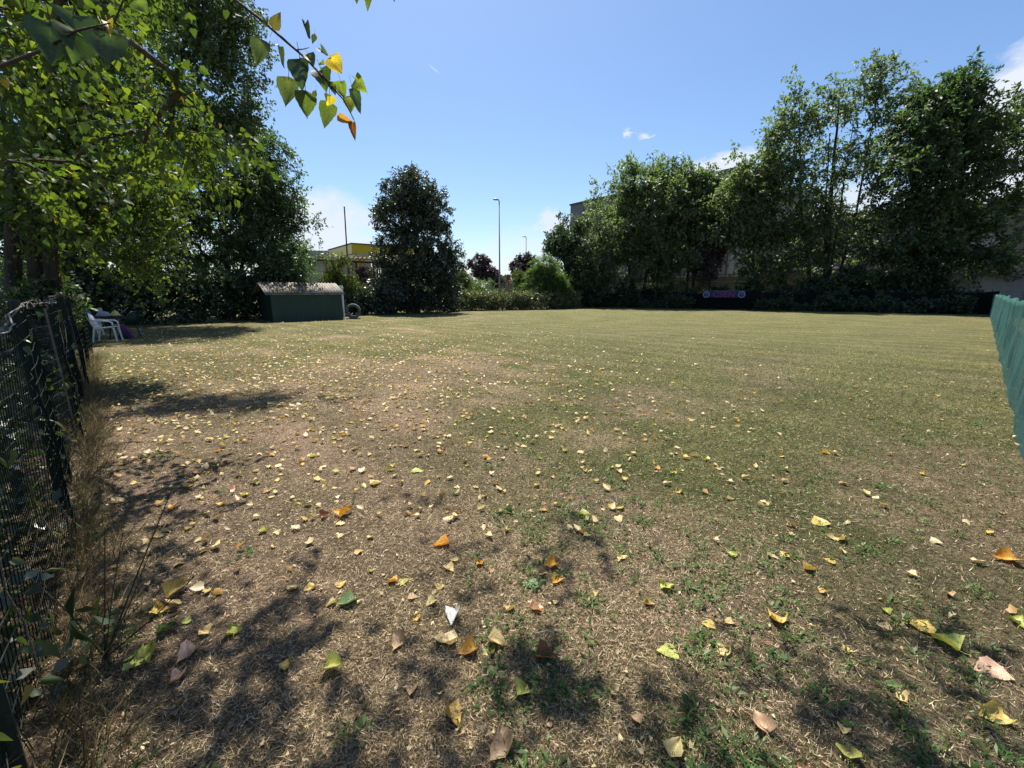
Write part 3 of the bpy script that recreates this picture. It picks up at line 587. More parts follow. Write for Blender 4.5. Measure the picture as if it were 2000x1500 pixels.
robinia('robinia with darker crown against the right half of the grey building', 1340, Ya - 1,
        [pblob(1345, 370, 55, 40, Ya - 1), pblob(1365, 430, 55, 60, Ya - 1), pblob(1345, 500, 70, 60, Ya - 1), pblob(1385, 350, 25, 14, Ya - 1), pblob(1400, 400, 30, 40, Ya - 1), pblob(1330, 550, 60, 25, Ya - 1)],
        [(0, 1352, 400, 0, .16, .05, (0, 0)), (.5, 1362, 390, 0, .14, .05, (.2, 0))], 380, 82)
Yd = 46
bs = at(1100, 597, Yd)
tree('tree', 'dark green broadleaf tree left of the robinias, its sunlit top below the grey building edge', (bs[0], bs[1]), [pblob(1100, 470, 32, 45, Yd), pblob(1120, 480, 34, 46, Yd), pblob(1085, 480, 22, 25, Yd), pblob(1115, 540, 50, 50, Yd), pblob(1150, 560, 50, 38, Yd), pblob(1130, 450, 12, 16, Yd)], [stem_to((bs[0], bs[1]), at(1112, 440, Yd), .2, .05)], 330, 6, 13, .8, .22, .14, 'dark_green', RHOMB, 'dark_bark', 91, hole=.5, spread=.7, up=.1, droop=.2, ldroop=.3, flat=.45)
Yb_ = 41.5
robinia('bushy robinia between the blue banner and the tall twin-stemmed robinia', 1470, Yb_,
        [pblob(1470, 330, 42, 40, Yb_), pblob(1500, 310, 22, 20, Yb_), pblob(1455, 390, 50, 40, Yb_), pblob(1440, 450, 42, 35, Yb_), pblob(1480, 470, 55, 45, Yb_), pblob(1500, 520, 50, 40, Yb_), pblob(1500, 380, 40, 30, Yb_), pblob(1440, 305, 10, 8, Yb_)],
        [(0, 1475, 330, 0, .17, .05, (0, 0)), (.3, 1495, 420, 0, .1, .04, (.1, 0))], 380, 83)
Yc = 39.5
robinia('tallest robinia, sparse and half bare at the top with two dark stems', 1612, Yc,
        [pblob(1640, 205, 52, 40, Yc), pblob(1722, 140, 55, 26, Yc), pblob(1700, 190, 60, 36, Yc), pblob(1745, 175, 35, 30, Yc), pblob(1650, 290, 75, 50, Yc), pblob(1730, 270, 50, 55, Yc), pblob(1660, 390, 80, 55, Yc), pblob(1625, 480, 80, 55, Yc)],
        [(0, 1640, 190, 0, .34, .05, (-.2, 0)), (.4, 1715, 170, 0, .18, .03, (.5, 0)), (-.1, 1665, 240, .5, .14, .03, (.1, 0)), (.2, 1620, 260, -.4, .12, .03, (-.3, 0))], 330, 84, hole=.34, k=4, m=9, tip=.016, tl=1.0, twigs=True)
robinia('slender robinia leaning left with a thin pointed top, beside the tallest one', 1590, Yc + 1,
        [pblob(1560, 170, 12, 35, Yc), pblob(1550, 230, 35, 35, Yc), pblob(1530, 260, 35, 25, Yc), pblob(1540, 320, 45, 45, Yc), pblob(1570, 400, 50, 60, Yc), pblob(1580, 470, 50, 50, Yc), pblob(1590, 240, 25, 25, Yc), pblob(1515, 275, 18, 10, Yc)],
        [(0, 1560, 165, 0, .2, .025, (-.5, 0))], 300, 85, hole=.45, k=5, m=8, tl=.95, tip=.013)
Ye = 35.5
robinia('huge dark robinia at the right edge, its branches streaming to the right', 1830, Ye,
        [pblob(1830, 250, 70, 70, Ye), pblob(1870, 170, 40, 30, Ye), pblob(1905, 150, 18, 12, Ye), pblob(1900, 260, 70, 60, Ye), pblob(1970, 240, 60, 45, Ye), pblob(1800, 350, 90, 70, Ye), pblob(1900, 380, 90, 70, Ye), pblob(1780, 450, 90, 70, Ye), pblob(1880, 480, 90, 60, Ye), pblob(1980, 370, 50, 30, Ye), pblob(1760, 520, 80, 40, Ye), pblob(1940, 510, 60, 25, Ye), pblob(1980, 300, 60, 22, Ye), pblob(1770, 260, 35, 35, Ye), pblob(1840, 190, 40, 30, Ye)],
        [(0, 1830, 230, 0, .34, .06, (0, 0)), (.5, 1890, 250, 0, .2, .05, (.3, 0)), (-.5, 1780, 330, 0, .18, .05, (-.3, 0))], 820, 86, leaf='robinia_dark', hole=.4, m=12)
# plum trees
def small_tree(name, label, px, Yb, blobs, top, n, ll, lw, leaf, seed, r=.09, group=None, cat='tree', tl=.5, **kw):
    bs = at(px, 590, Yb); a = dict(hole=.7, spread=.75, up=.2, droop=.1, ldroop=.1, flat=.3); a.update(kw)
    return tree(name, label, (bs[0], bs[1]), blobs, [stem_to((bs[0], bs[1]), at(*top, Yb), r, r * .3)], n, 6, 11, tl, ll, lw, leaf, RHOMB, 'dark_bark', seed, group, cat, tip=.01, **a)
Yp = 43
small_tree('plum_tree', 'purple-leaved plum with a thin dark trunk above the blue banner', 1385, Yp, [pblob(1388, 500, 24, 32, Yp), pblob(1400, 480, 20, 22, Yp), pblob(1380, 530, 26, 22, Yp)], (1390, 480), 130, .2, .12, 'plum', 101)
Yq = 58
small_tree('plum_tree', 'purple-leaved plum left of the nearer street lamp', 938, Yq, [pblob(937, 520, 22, 20, Yq), pblob(930, 512, 16, 10, Yq), pblob(948, 540, 24, 16, Yq)], (936, 512), 130, .24, .15, 'plum', 102)
small_tree('plum_tree', 'small purple-leaved plum tucked against the nearer lamp pole', 960, Yq - 1, [pblob(962, 544, 17, 16, Yq - 1), pblob(958, 530, 8, 8, Yq - 1)], (961, 535), 80, .22, .14, 'plum', 103)
small_tree('plum_tree', 'purple-leaved plum in front of the farther street lamp', 1024, Yq + 4, [pblob(1020, 520, 22, 18, Yq + 4), pblob(1028, 512, 18, 14, Yq + 4), pblob(1022, 540, 24, 14, Yq + 4)], (1022, 510), 130, .24, .15, 'plum', 104)
small_tree('plum_tree', 'purple-leaved plum glimpsed beneath the yellow canopy', 715, 46, [pblob(712, 538, 12, 16, 46)], (712, 530), 50, .22, .14, 'plum', 105)
small_tree('conical_shrub', 'upright yellow-green shrub right of the lone egg-shaped tree', 912, 45, [pblob(914, 545, 13, 18, 45), pblob(905, 552, 16, 18, 45), pblob(890, 550, 16, 20, 45)], (912, 535), 110, .16, .07, 'yellow_green', 106, .06, None, 'shrub', tl=.4, up=.5)
small_tree('conical_shrub', 'upright yellow-green shrub right of the red sign box', 1014, 47, [pblob(1014, 548, 14, 16, 47), pblob(1026, 556, 14, 12, 47)], (1014, 540), 80, .16, .07, 'yellow_green', 107, .06, None, 'shrub', tl=.4, up=.5)
small_tree('far_tree', 'distant little tree on the skyline left of the red sign box', 982, 120, [pblob(982, 550, 10, 8, 120), pblob(988, 546, 5, 6, 120)], (982, 548), 50, .4, .3, 'dark_green', 108, .12, tl=.9)
small_tree('far_tree', 'small dark conifer-like tree between the lone tree and the left plum', 897, 60, [pblob(902, 528, 9, 14, 60), pblob(895, 540, 14, 14, 60)], (901, 518), 60, .24, .12, 'ovate', 109, .09, tl=.5)
Ys = 42
bs = at(1068, 595, Ys)
tree('robinia_sapling', 'bright green feathery sapling rising out of the clipped hedge', (bs[0], bs[1]), [pblob(1066, 525, 26, 22, Ys), pblob(1050, 540, 20, 18, Ys), pblob(1085, 550, 24, 16, Ys), pblob(1068, 560, 40, 20, Ys), pblob(1035, 560, 16, 12, Ys), pblob(1095, 562, 16, 10, Ys)], [stem_to((bs[0], bs[1]), at(1066, 515, Ys), .06, .02), stem_to((bs[0] + .2, bs[1]), at(1085, 540, Ys), .04, .02)], 190, 6, 10, .55, .26, .18, 'bright', FROND, 'bark', 111, hole=.8, spread=.7, up=.2, droop=.25, ldroop=.2, flat=.4, tip=.008)
# cane clump behind the hedge
Yg = 44; rs = np.random.RandomState(3); g0 = at(942, 590, Yg); n = 700
pos = np.array([g0[0], g0[1], 0]) + np.stack([rs.normal(0, .6, n), rs.normal(0, .4, n), rs.uniform(.3, 2.6, n)], 1)
root = empty('cane_clump', (g0[0], g0[1], 0), 'pale green clump of canes behind the hedge, left of the lamp pole', 'plant')
for i in range(26):
    mb = MB()
    p = np.array([g0[0] + rs.normal(0, .4), g0[1] + rs.normal(0, .3), 0]); mb.tube([p, p + [rs.normal(0, .15), rs.normal(0, .1), 1.4], p + [rs.normal(0, .4), rs.normal(0, .2), 2.6]], [.015, .012, .006], 4); mb.build('stem', M['cane'], root)
link('foliage', leaf_mesh('foliage', pos, nrm(rs.normal(size=(n, 3)) + np.array([0, 0, .6])), rs.normal(size=(n, 3)), rs.uniform(.35, .7, n), rs.uniform(.04, .07, n), rs.uniform(0, 1, n), BLADE), M['cane'], root)

# --- hedges: strips of foliage on woody stems
def hedge(name, label, line, h, wd, n, k, m, tl, ll, lw, leaf, seed, cat='hedge', wob=.25, up=.25, templ=RHOMB, kind=None):
    rs = np.random.RandomState(seed); line = [np.array([*p[:2], 0.]) for p in line]
    seg = [np.linalg.norm(b - a) for a, b in zip(line[:-1], line[1:])]; tot = sum(seg); C = []; O = []
    def pt(s):
        for a, b, l in zip(line[:-1], line[1:], seg):
            if s <= l: return a + (b - a) * s / l, nrm(np.array([-(b - a)[1], (b - a)[0], 0]))
            s -= l
        return line[-1], np.array([0, 1., 0])
    for i in range(n):
        s = rs.uniform(0, tot); p, nn = pt(s); hh = h * (1 - wob * .5 + wob * mnoise.noise(Vector((s * .45, seed, 0))))
        f = rs.uniform(-1, 1); z = rs.uniform(0, 1) ** .75 * (hh - .2) * (1 - .25 * f * f) + .12
        C.append(p + nn * f * wd / 2 + np.array([0, 0, z])); O.append(nn * f + np.array([0, 0, 2 * z / h - .8]))
    stems_ = []
    for i in range(int(tot / .8)):
        p, nn = pt(rs.uniform(0, tot)); q_ = p + nn * rs.uniform(-.3, .3) * wd; mb = MB(); stems_.append(mb); mb.tube([q_ + [0, 0, -.05], q_ + [rs.normal(0, .1), rs.normal(0, .1), h * .4], q_ + [rs.normal(0, .2), rs.normal(0, .2), h * .75]], [.025, .018, .008], 4)
    root = empty(name, tuple(pt(tot / 2)[0]), label, cat)
    for mb in stems_: mb.build('stem', M['dark_bark'], root)
    pos, ax, nm, L_, W_, rnd, _ = leaves_on(np.array(C), nrm(np.array(O)), rs, k, m, tl, ll, lw, spread=.75, up=up, droop=.1, ldroop=.1, flat=.35)
    pos[:, 2] = np.maximum(pos[:, 2], .03)
    link('foliage', leaf_mesh('foliage', pos, ax, nm, L_, W_, rnd, templ), M[leaf], root)
    return root
hedge('hedge', 'low pale bramble hedge along the far edge below the nearer street lamp', [at(868, 597, 36.5), at(950, 597, 38.5), at(1062, 597, 40.5)], 1.75, 1.9, 700, 5, 8, .45, .15, .10, 'bramble', 201)
hedge('hedge', 'short glossy-leaved hedge block right of the bright green sapling', [at(1072, 597, 41), at(1122, 597, 43)], 1.75, 1.4, 240, 5, 8, .4, .16, .11, 'bramble', 202)
hl0 = np.array([-23.5, 14.5, 0]); hl1 = np.array([-13.0, 27.2, 0])
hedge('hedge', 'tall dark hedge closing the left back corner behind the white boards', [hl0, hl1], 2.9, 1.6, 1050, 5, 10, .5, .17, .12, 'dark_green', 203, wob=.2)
hedge('hedge', 'dark hedge running from behind the shed to the pale bramble hedge', [(-11.8, 29.2), (-8.5, 32.4), (-4.8, 35.6)], 2.0, 1.3, 520, 5, 9, .45, .16, .11, 'ovate', 204)
# undergrowth along the far right fence
fl = [(9.0, 47.8), (19.9, 41.2), (33.9, 31.6)]
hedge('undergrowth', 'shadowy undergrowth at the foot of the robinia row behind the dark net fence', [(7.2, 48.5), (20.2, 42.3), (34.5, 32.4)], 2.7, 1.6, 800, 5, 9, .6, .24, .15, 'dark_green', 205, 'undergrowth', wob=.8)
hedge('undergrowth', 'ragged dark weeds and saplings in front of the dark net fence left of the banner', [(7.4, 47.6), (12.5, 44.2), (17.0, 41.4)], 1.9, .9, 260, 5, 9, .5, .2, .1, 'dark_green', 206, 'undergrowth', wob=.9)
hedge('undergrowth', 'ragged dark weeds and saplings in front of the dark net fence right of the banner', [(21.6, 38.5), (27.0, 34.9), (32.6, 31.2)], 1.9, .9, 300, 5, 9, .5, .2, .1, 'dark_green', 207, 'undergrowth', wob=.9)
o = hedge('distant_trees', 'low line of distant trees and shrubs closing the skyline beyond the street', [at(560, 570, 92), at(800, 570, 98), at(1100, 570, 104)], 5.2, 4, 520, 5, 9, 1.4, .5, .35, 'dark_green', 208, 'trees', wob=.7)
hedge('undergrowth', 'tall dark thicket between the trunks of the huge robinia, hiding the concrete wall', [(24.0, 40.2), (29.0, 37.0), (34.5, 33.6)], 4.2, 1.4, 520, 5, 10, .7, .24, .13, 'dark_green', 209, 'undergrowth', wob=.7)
# shrubs behind the left fence
for i, (px, Yb, bl, lab) in enumerate(((90, 7.5, [pblob(80, 610, 30, 40, 7.5), pblob(95, 575, 30, 30, 7.9)], 'dark shrub pressed against the far side of the left fence'), (90, 12.5, [pblob(70, 575, 34, 34, 12.5), pblob(40, 560, 44, 50, 12)], 'leafy shrub behind the left fence, further along near the garden table'))):
    bs = at(px, 600, Yb)
    tree('shrub', lab, (bs[0], bs[1]), bl, [stem_to((bs[0], bs[1]), at(px, 575, Yb), .03, .01)], 70, 6, 12, .32, .09, .05, 'dark_green', RHOMB, 'dark_bark', 211 + i, None, 'shrub', tip=.006, spread=.75, up=.1, droop=.2, ldroop=.3, flat=.3)

# ------------------------------------------------------------------ left fence
FC = A * -.37; FH = 1.44
def fpt(t, z=0.): return FC + B * t + np.array([0, 0, z])
lf = empty('wire_fence', tuple(fpt(10)), 'dark green welded wire fence overgrown with dry vines along the left side', 'fence')
mb = MB(); t = .55
def sag(t): return FH + .03 * math.sin(t * 1.7) - .04 * math.sin(t * .6)
def bow(t): return A * (.035 * math.sin(t * 2.1) + .02 * math.sin(t * 5.3))
while t < 21.5:
    r = .0021 if t < 6 else .0024
    mb.tube([fpt(t) + bow(t), fpt(t, .7) + bow(t + .3) * 1.3, fpt(t, sag(t)) + bow(t + .7)], r, 3, cap=False); t += .04
for z in np.arange(.06, 1.40, .10):
    mb.tube([fpt(t, z * sag(t) / FH) + bow(t + z * .5) * 1.1 + A * .003 for t in np.arange(.5, 21.6, .35)], .0017, 3, cap=False)
mb.build('wire_mesh', M['green_wire'], lf)
for t in np.arange(1.9, 21.6, 2.45):
    p = fpt(t) - A * .04; mb = MB(); mb.box(p + [0, 0, .72], (.045, .012, 1.56), A, B); mb.box(p - A * .02 + [0, 0, .72], (.008, .045, 1.555), A, B); mb.build('post', M['green_post'], lf)
mb = MB(); rs = np.random.RandomState(9)
mb.tube([fpt(t, sag(t) + .012) + bow(t + .7) + rs.normal(size=3) * .008 for t in np.arange(.5, 21.5, .15)], .0035, 4); mb.build('top_wire', M['galv'], lf)
# dry vine wound along the top wire and leafy vine up the mesh
vine = empty('climbing_vine', tuple(fpt(4)), 'half-dry climbing vine with large drooping leaves on the left wire fence', 'vine')
mb = MB()
for s in range(1):
    mb.tube([fpt(t, sag(t) + .012 + .03 * math.sin(t * 19 + s * 2)) + A * (.02 * math.cos(t * 17 + s)) + rs.normal(size=3) * .005 for t in np.arange(1.2, 12, .06)], .0028, 4)
for s in range(9):
    t0 = 1.0 + 9 * rs.uniform() ** 1.6; p = fpt(t0) + A * .03; pts = [p]
    for i in range(9): p = p + np.array([0, 0, .15]) + B * rs.normal(0, .05) + A * rs.normal(0, .012); pts.append(p)
    mb.tube(pts, .003, 4)
mb.build('stem', M['dry_vine'], vine)
n = 230; tt = .9 + 11 * rs.uniform(0, 1, n) ** 1.7; zz = rs.uniform(.1, 1.42, n)
pos = np.array([fpt(a, b) for a, b in zip(tt, zz)]) + A * rs.uniform(-.08, .08, (n, 1)) 
link('foliage', leaf_mesh('foliage', pos, nrm(rs.normal(size=(n, 3)) * .6 - np.array([0, 0, .8]) + A * .3), nrm(A[None] + rs.normal(size=(n, 3)) * .6), rs.uniform(.03, .075, n), rs.uniform(.022, .05, n), rs.uniform(0, 1, n), DELT), M['vine'], vine)
hedge('thicket', 'dark thicket of shrubs added against the outer side of the left fence', [fpt(1.2) - A * .55, fpt(13) - A * .75], 1.45, .7, 330, 6, 11, .3, .075, .045, 'ovate', 221, 'thicket', wob=.5)  # added to darken the view through the mesh, standing in for tree shade
# leaning galvanised stake
g1 = fpt(5.6, 0) + A * .04; g2 = fpt(5.1, 1.42) + A * .04
mb = MB(); mb.tube([g1 - [0, 0, .1], (g1 + g2) / 2, g2], .010, 4); mb.tube([g2 - [0, 0, .06] - B * .03, g2 - [0, 0, .06] + B * .03], .006, 4); tag(mb.build('fence_stake', M['galv'], None), 'thin galvanised stake leaning against the left wire fence', 'stake')

# dry tall grass at the foot of the fence, a tuft of it per clump
rs = np.random.RandomState(17); n = 9000
tt = .75 + 14 * rs.uniform(0, 1, n) ** 1.5; clump = vnoise(tt * 3.1, tt * 0, 5); off = np.abs(rs.normal(0, .10, n)) * (.5 + clump) + .01; off = np.where(rs.uniform(0, 1, n) < .25, -off * 1.6, off)
pos = FC[None] + B[None] * tt[:, None] + A[None] * off[:, None]; pos[:, 2] = gz(pos[:, 0], pos[:, 1]) - .005
ax = nrm(A[None] * rs.normal(.25, .42, (n, 1)) + B[None] * rs.normal(0, .42, (n, 1)) + np.array([0, 0, 1.]) * rs.uniform(.25, 1.1, (n, 1)))
ln = rs.uniform(.06, .36, n) * (.4 + clump * .8) * np.clip(.4 + tt * .12, .45, 1); ln = np.where(rs.uniform(0, 1, n) < .04, ln * 1.6, ln)
col_ = np.clip(rs.uniform(0, .8, n) + .45 * (vnoise(tt * 1.3, tt * 0 + 9, 8) > .55) * rs.uniform(0, 1, n), 0, 1)
o = link('dry_grass', leaf_mesh('dry_grass', pos, ax, rs.normal(size=(n, 3)), ln, rs.uniform(.0025, .006, n), col_, BLADE), M['straw'])
tag(o, 'dry tall grass tangled along the foot of the left fence', 'grass', kind='stuff')

# ------------------------------------------------------------------ lawn: blades, weeds, litter
rs = np.random.RandomState(23); n = 480000
r = np.exp(rs.uniform(math.log(.95), math.log(17), n)); az = rs.uniform(-1.05, 1.05, n); x = r * np.sin(az); y = r * np.cos(az)
keep = (x * B[1] * -1 + y * 0 > -99)
side = (x - FC[0]) * A[0] + (y - FC[1]) * A[1]; keep = (side > -2.5) & (rs.uniform(0, 1, n) < np.clip((17 - r) / 9, 0, 1))
g = green_f(x, y); ba_ = bare_f(x, y); keep &= rs.uniform(0, 1, n) > ba_ * .35
x, y, r, g = x[keep], y[keep], r[keep], g[keep]; n = len(x)
isg = rs.uniform(0, 1, n) < (.04 + .66 * g)
lie = rs.uniform(0, 1, n) < np.where(isg, .25, .7)
col_ = np.where(isg, rs.uniform(.45, 1, n), rs.uniform(0, .5, n))
ax = nrm(np.stack([rs.normal(0, 1, n), rs.normal(0, 1, n), np.where(lie, rs.uniform(.02, .3, n), rs.uniform(.5, 2.2, n))], 1))
ln = np.where(lie, rs.uniform(.012, .042, n), rs.uniform(.012, .035, n)) * np.clip(.8 + r * .05, .8, 1.5)
wd = rs.uniform(.0013, .0034, n) * np.clip(.7 + r * .22, 1, 3.5)
pos = np.stack([x, y, gz(x, y) + np.where(lie, rs.uniform(0, .008, n), 0)], 1)
o = link('grass', leaf_mesh('grass', pos, ax, rs.normal(size=(n, 3)) + np.array([0, 0, .4]), ln, wd, col_, BLADE), M['grass'])
tag(o, 'short dry mown grass with greener tufts', 'grass', kind='stuff')
# low weeds in rosettes
nr = 2600; r = np.exp(rs.uniform(math.log(1.0), math.log(13), nr)); az = rs.uniform(-.95, 1.0, nr); x = r * np.sin(az); y = r * np.cos(az)
g = fnoise(x, y, .55, 77) + np.clip((x + .5) / 8, -.1, .25); kp = (g > .63) & (((x - FC[0]) * A[0] + (y - FC[1]) * A[1]) > .15); x, y, r = x[kp], y[kp], r[kp]; nr = len(x); kk = 11
th = rs.uniform(0, 2 * PI, (nr, kk)); rad = np.abs(rs.normal(0, .035, (nr, kk)))
px_ = x[:, None] + rad * np.cos(th); py_ = y[:, None] + rad * np.sin(th)
pos = np.stack([px_, py_, gz(px_, py_) + rs.uniform(.002, .02, (nr, kk))], -1).reshape(-1, 3)
ax = nrm(np.stack([np.cos(th), np.sin(th), rs.uniform(.1, .9, (nr, kk))], -1).reshape(-1, 3)); nn = nr * kk; sz = np.repeat(rs.uniform(.6, 1.3, nr), kk)
o = link('lawn_weeds', leaf_mesh('lawn_weeds', pos, ax, np.tile([0, 0, 1.], (nn, 1)) + rs.normal(size=(nn, 3)) * .4, rs.uniform(.018, .042, nn) * sz, rs.uniform(.006, .014, nn) * sz, rs.uniform(0, 1, nn), RHOMB), M['weed'])
tag(o, 'low green clover and plantain weeds in the lawn', 'weeds', kind='stuff')

# fallen leaves
FCOL = {'ochre yellow': (.47, .34, .085), 'pale straw-yellow': (.52, .41, .19), 'golden orange': (.50, .26, .035), 'rust-brown': (.26, .11, .055), 'yellow-green': (.36, .38, .09), 'tan': (.42, .29, .16), 'dull green': (.13, .20, .07), 'greyish white': (.52, .55, .50), 'pinkish tan': (.58, .38, .25)}
SH_ = [('flat', .05, .06, 0, .02), ('cupped', .35, .45, .1, .03), ('curled', .75, .2, .9, .05), ('folded', .2, .6, .3, .05), ('crumpled', .5, .5, -1.2, .09)]
fall_mesh = []
for i, (nm_, c_, f_, t_, w_) in enumerate(SH_):
    for v in range(2):
        me = leaf_shape(300 + i * 7 + v, c_, f_, t_, w_, 6, 8, .02, .45).mesh('fallen_leaf', True); me.materials.append(M['fallen']); fall_mesh.append((nm_, me))
# the largest ones where the photo has them: (px, py, length in px, colour, form, label or None)
BIG = [(890, 1200, 40, 'greyish white', 'folded', 'greyish white folded fallen leaf in the shade near the middle of the lawn'), (1050, 1145, 36, 'dull green', 'flat', 'dull green upright fallen leaf beside two orange leaves'), (1085, 1108, 30, 'golden orange', 'folded', 'golden orange folded leaf standing on edge behind the dull green leaf'), (1092, 1135, 28, 'golden orange', 'cupped', None), (955, 1258, 44, 'pale straw-yellow', 'cupped', 'large pale straw-yellow cupped leaf, biggest in the foreground middle'), (928, 1272, 40, 'golden orange', 'folded', 'golden orange folded leaf tucked under the large pale straw-yellow leaf'), (1050, 1285, 44, 'rust-brown', 'folded', 'rust-brown folded leaf in the foreground, alone in its red-brown colour'),
       (1035, 1195, 34, 'pinkish tan', 'crumpled', None), (870, 1245, 46, 'pale straw-yellow', 'curled', None), (1010, 1370, 40, 'yellow-green', 'folded', None), (870, 1398, 50, 'ochre yellow', 'crumpled', 'ochre crumpled leaf near the bottom edge, left of the middle'), (1320, 1278, 44, 'yellow-green', 'flat', None), (1418, 1270, 38, 'pale straw-yellow', 'curled', None), (1500, 1215, 46, 'ochre yellow', 'curled', 'long ochre curled leaf like a rolled tube, right of the middle'), (1795, 1232, 54, 'ochre yellow', 'flat', 'large flat pale ochre leaf lying in the sun on the right'), (1868, 1275, 52, 'yellow-green', 'folded', 'large yellow-green folded leaf just below the flat ochre leaf on the right'), (1955, 1310, 60, 'pinkish tan', 'flat', 'large pinkish tan leaf with a dark tip near the right edge'), (1918, 1385, 50, 'ochre yellow', 'curled', None), (1980, 1095, 40, 'golden orange', 'cupped', None), (1985, 1222, 40, 'yellow-green', 'curled', None), (1605, 1028, 34, 'ochre yellow', 'flat', 'flat ochre leaf pointing right, on bare soil right of the middle'), (1638, 1060, 28, 'pale straw-yellow', 'crumpled', None), (1495, 1435, 44, 'tan', 'folded', None), (1310, 1485, 48, 'pale straw-yellow', 'cupped', None), (990, 1480, 62, 'tan', 'crumpled', 'big tan crumpled leaf cut by the bottom edge'), (1655, 1490, 46, 'yellow-green', 'cupped', None),
       (876, 1065, 34, 'golden orange', 'cupped', 'bright orange cupped leaf alone on dry grass, left of the middle'), (693, 1176, 40, 'dull green', 'cupped', 'dull green cupped fallen leaf left of the middle'), (790, 1135, 26, 'yellow-green', 'flat', None), (775, 1140, 22, 'golden orange', 'folded', None), (806, 921, 26, 'yellow-green', 'flat', 'pale lime-yellow flat leaf lying alone halfway down the lawn'), (725, 950, 26, 'pale straw-yellow', 'cupped', None), (665, 1012, 34, 'golden orange', 'crumpled', None), (1133, 1008, 26, 'yellow-green', 'cupped', None), (1218, 998, 20, 'yellow-green', 'curled', None), (298, 1295, 62, 'yellow-green', 'crumpled', 'big yellow-green crumpled leaf by the weeds at lower left'), (330, 1168, 46, 'ochre yellow', 'folded', 'bright yellow folded leaf behind the thin weed stalks at lower left'), (310, 1205, 40, 'ochre yellow', 'curled', None), (312, 1240, 36, 'dull green', 'crumpled', None), (385, 1270, 44, 'pinkish tan', 'folded', None), (408, 1240, 30, 'pale straw-yellow', 'cupped', None), (455, 1245, 34, 'yellow-green', 'curled', None), (360, 1320, 34, 'pinkish tan', 'folded', None), (1308, 1160, 34, 'yellow-green', 'curled', None), (1570, 1115, 28, 'ochre yellow', 'cupped', None), (575, 1155, 26, 'pale straw-yellow', 'curled', None), (600, 1150, 24, 'ochre yellow', 'curled', None), (790, 1262, 40, 'tan', 'crumpled', None), (1430, 1082, 26, 'yellow-green', 'curled', None), (1500, 1085, 22, 'pinkish tan', 'flat', None), (640, 1310, 40, 'yellow-green', 'folded', None)]
placed = []; rsl = random.Random(4)
def put_leaf(x, y, size, colname, form, label):
    me = rsl.choice([m_ for (f_, m_) in fall_mesh if f_ == form])
    o = bpy.data.objects.new('fallen_leaf', me); COL.objects.link(o)
    tilt = {'flat': .12, 'cupped': .2, 'curled': .3, 'folded': .3, 'crumpled': .35}[form]
    o.rotation_euler = (rsl.uniform(-tilt, tilt), rsl.uniform(-tilt, tilt), rsl.uniform(0, 2 * PI))
    o.scale = (size * rsl.uniform(.85, 1.1), size, size * rsl.uniform(.8, 1.1)); 
    rm = o.rotation_euler.to_matrix(); zmin = min((rm @ Vector((v.co.x * o.scale[0], v.co.y * o.scale[1], v.co.z * o.scale[2]))).z for v in me.vertices)
    o.location = (x, y, float(gz(x, y)) + .003 - zmin)
    c_ = FCOL[colname]; j = rsl.uniform(.82, 1.15); o.color = (c_[0] * j, c_[1] * j * rsl.uniform(.93, 1.06), c_[2] * j, 1)
    z_ = 'the sparse right-hand side' if x > 1.5 else ('the leaf-strewn left side' if x < -1.2 else 'the middle')
    zr = 'near foreground' if math.hypot(x, y) < 2.8 else ('middle distance' if math.hypot(x, y) < 4.6 else 'far lawn')
    tag(o, label or f'{form} {colname} poplar leaf on {z_} of the lawn, {zr}', 'leaf', 'poplar leaves fallen on the lawn'); placed.append((x, y))
for (px, py, lp, cn, fo, lab) in BIG:
    g_ = gnd(px, py); d_ = math.hypot(g_[0], g_[1], EYE); cosv = ray(px, py); depth = g_[1] * cp + (EYE) * sp
    put_leaf(g_[0], g_[1], lp * depth / FPX * .92, cn, fo, lab)
names = list(FCOL)[:7]; wts = [22, 34, 8, 6, 9, 18, 3]
def dens(x, y): # leaves lie thickest under the poplars on the left
    return float(np.clip(1.15 - (x + 1.2) / 4.2, .22, 1.15)) * (.55 + .9 * float(fnoise(np.array([x]), np.array([y]), 1.3, 5)[0])) * (1.2 if 3 < math.hypot(x, y) < 10 else .85)
need = 298 - len(BIG); k = 0
while k < need:
    r_ = math.sqrt(rsl.uniform(1.3 ** 2, 6.3 ** 2)); a_ = rsl.uniform(-.86, .9); x, y = r_ * math.sin(a_), r_ * math.cos(a_)
    if (x - FC[0]) * A[0] + (y - FC[1]) * A[1] < .3 or x * .683 - y * .73 > -.35 + 1.2 and False: continue
    if rsl.random() > dens(x, y) * .85: continue
    if min((x - q[0]) ** 2 + (y - q[1]) ** 2 for q in placed) < .06 ** 2: continue
    form = rsl.choices(['flat', 'cupped', 'curled', 'folded', 'crumpled'], [20, 26, 20, 18, 16])[0]
    put_leaf(x, y, rsl.uniform(.035, .068), rsl.choices(names, wts)[0], form, None); k += 1
# everything smaller in the picture, as one carpet
P = []
while len(P) < 5800:
    r_ = math.sqrt(rsl.uniform(2.5 ** 2, 30 ** 2)); a_ = rsl.uniform(-.9, .95); x, y = r_ * math.sin(a_), r_ * math.cos(a_)
    if (x - FC[0]) * A[0] + (y - FC[1]) * A[1] < .2: continue
    w_ = float(np.clip(1.2 - (x + 4.0) / 6.5, .06, 1.2)) * math.exp(-max(0, r_ - 8) / 7)
    if r_ < 6.3: w_ *= .6
    if rsl.random() < w_: P.append((x, y, float(gz(x, y)) + .02))
P = np.array(P); n = len(P)
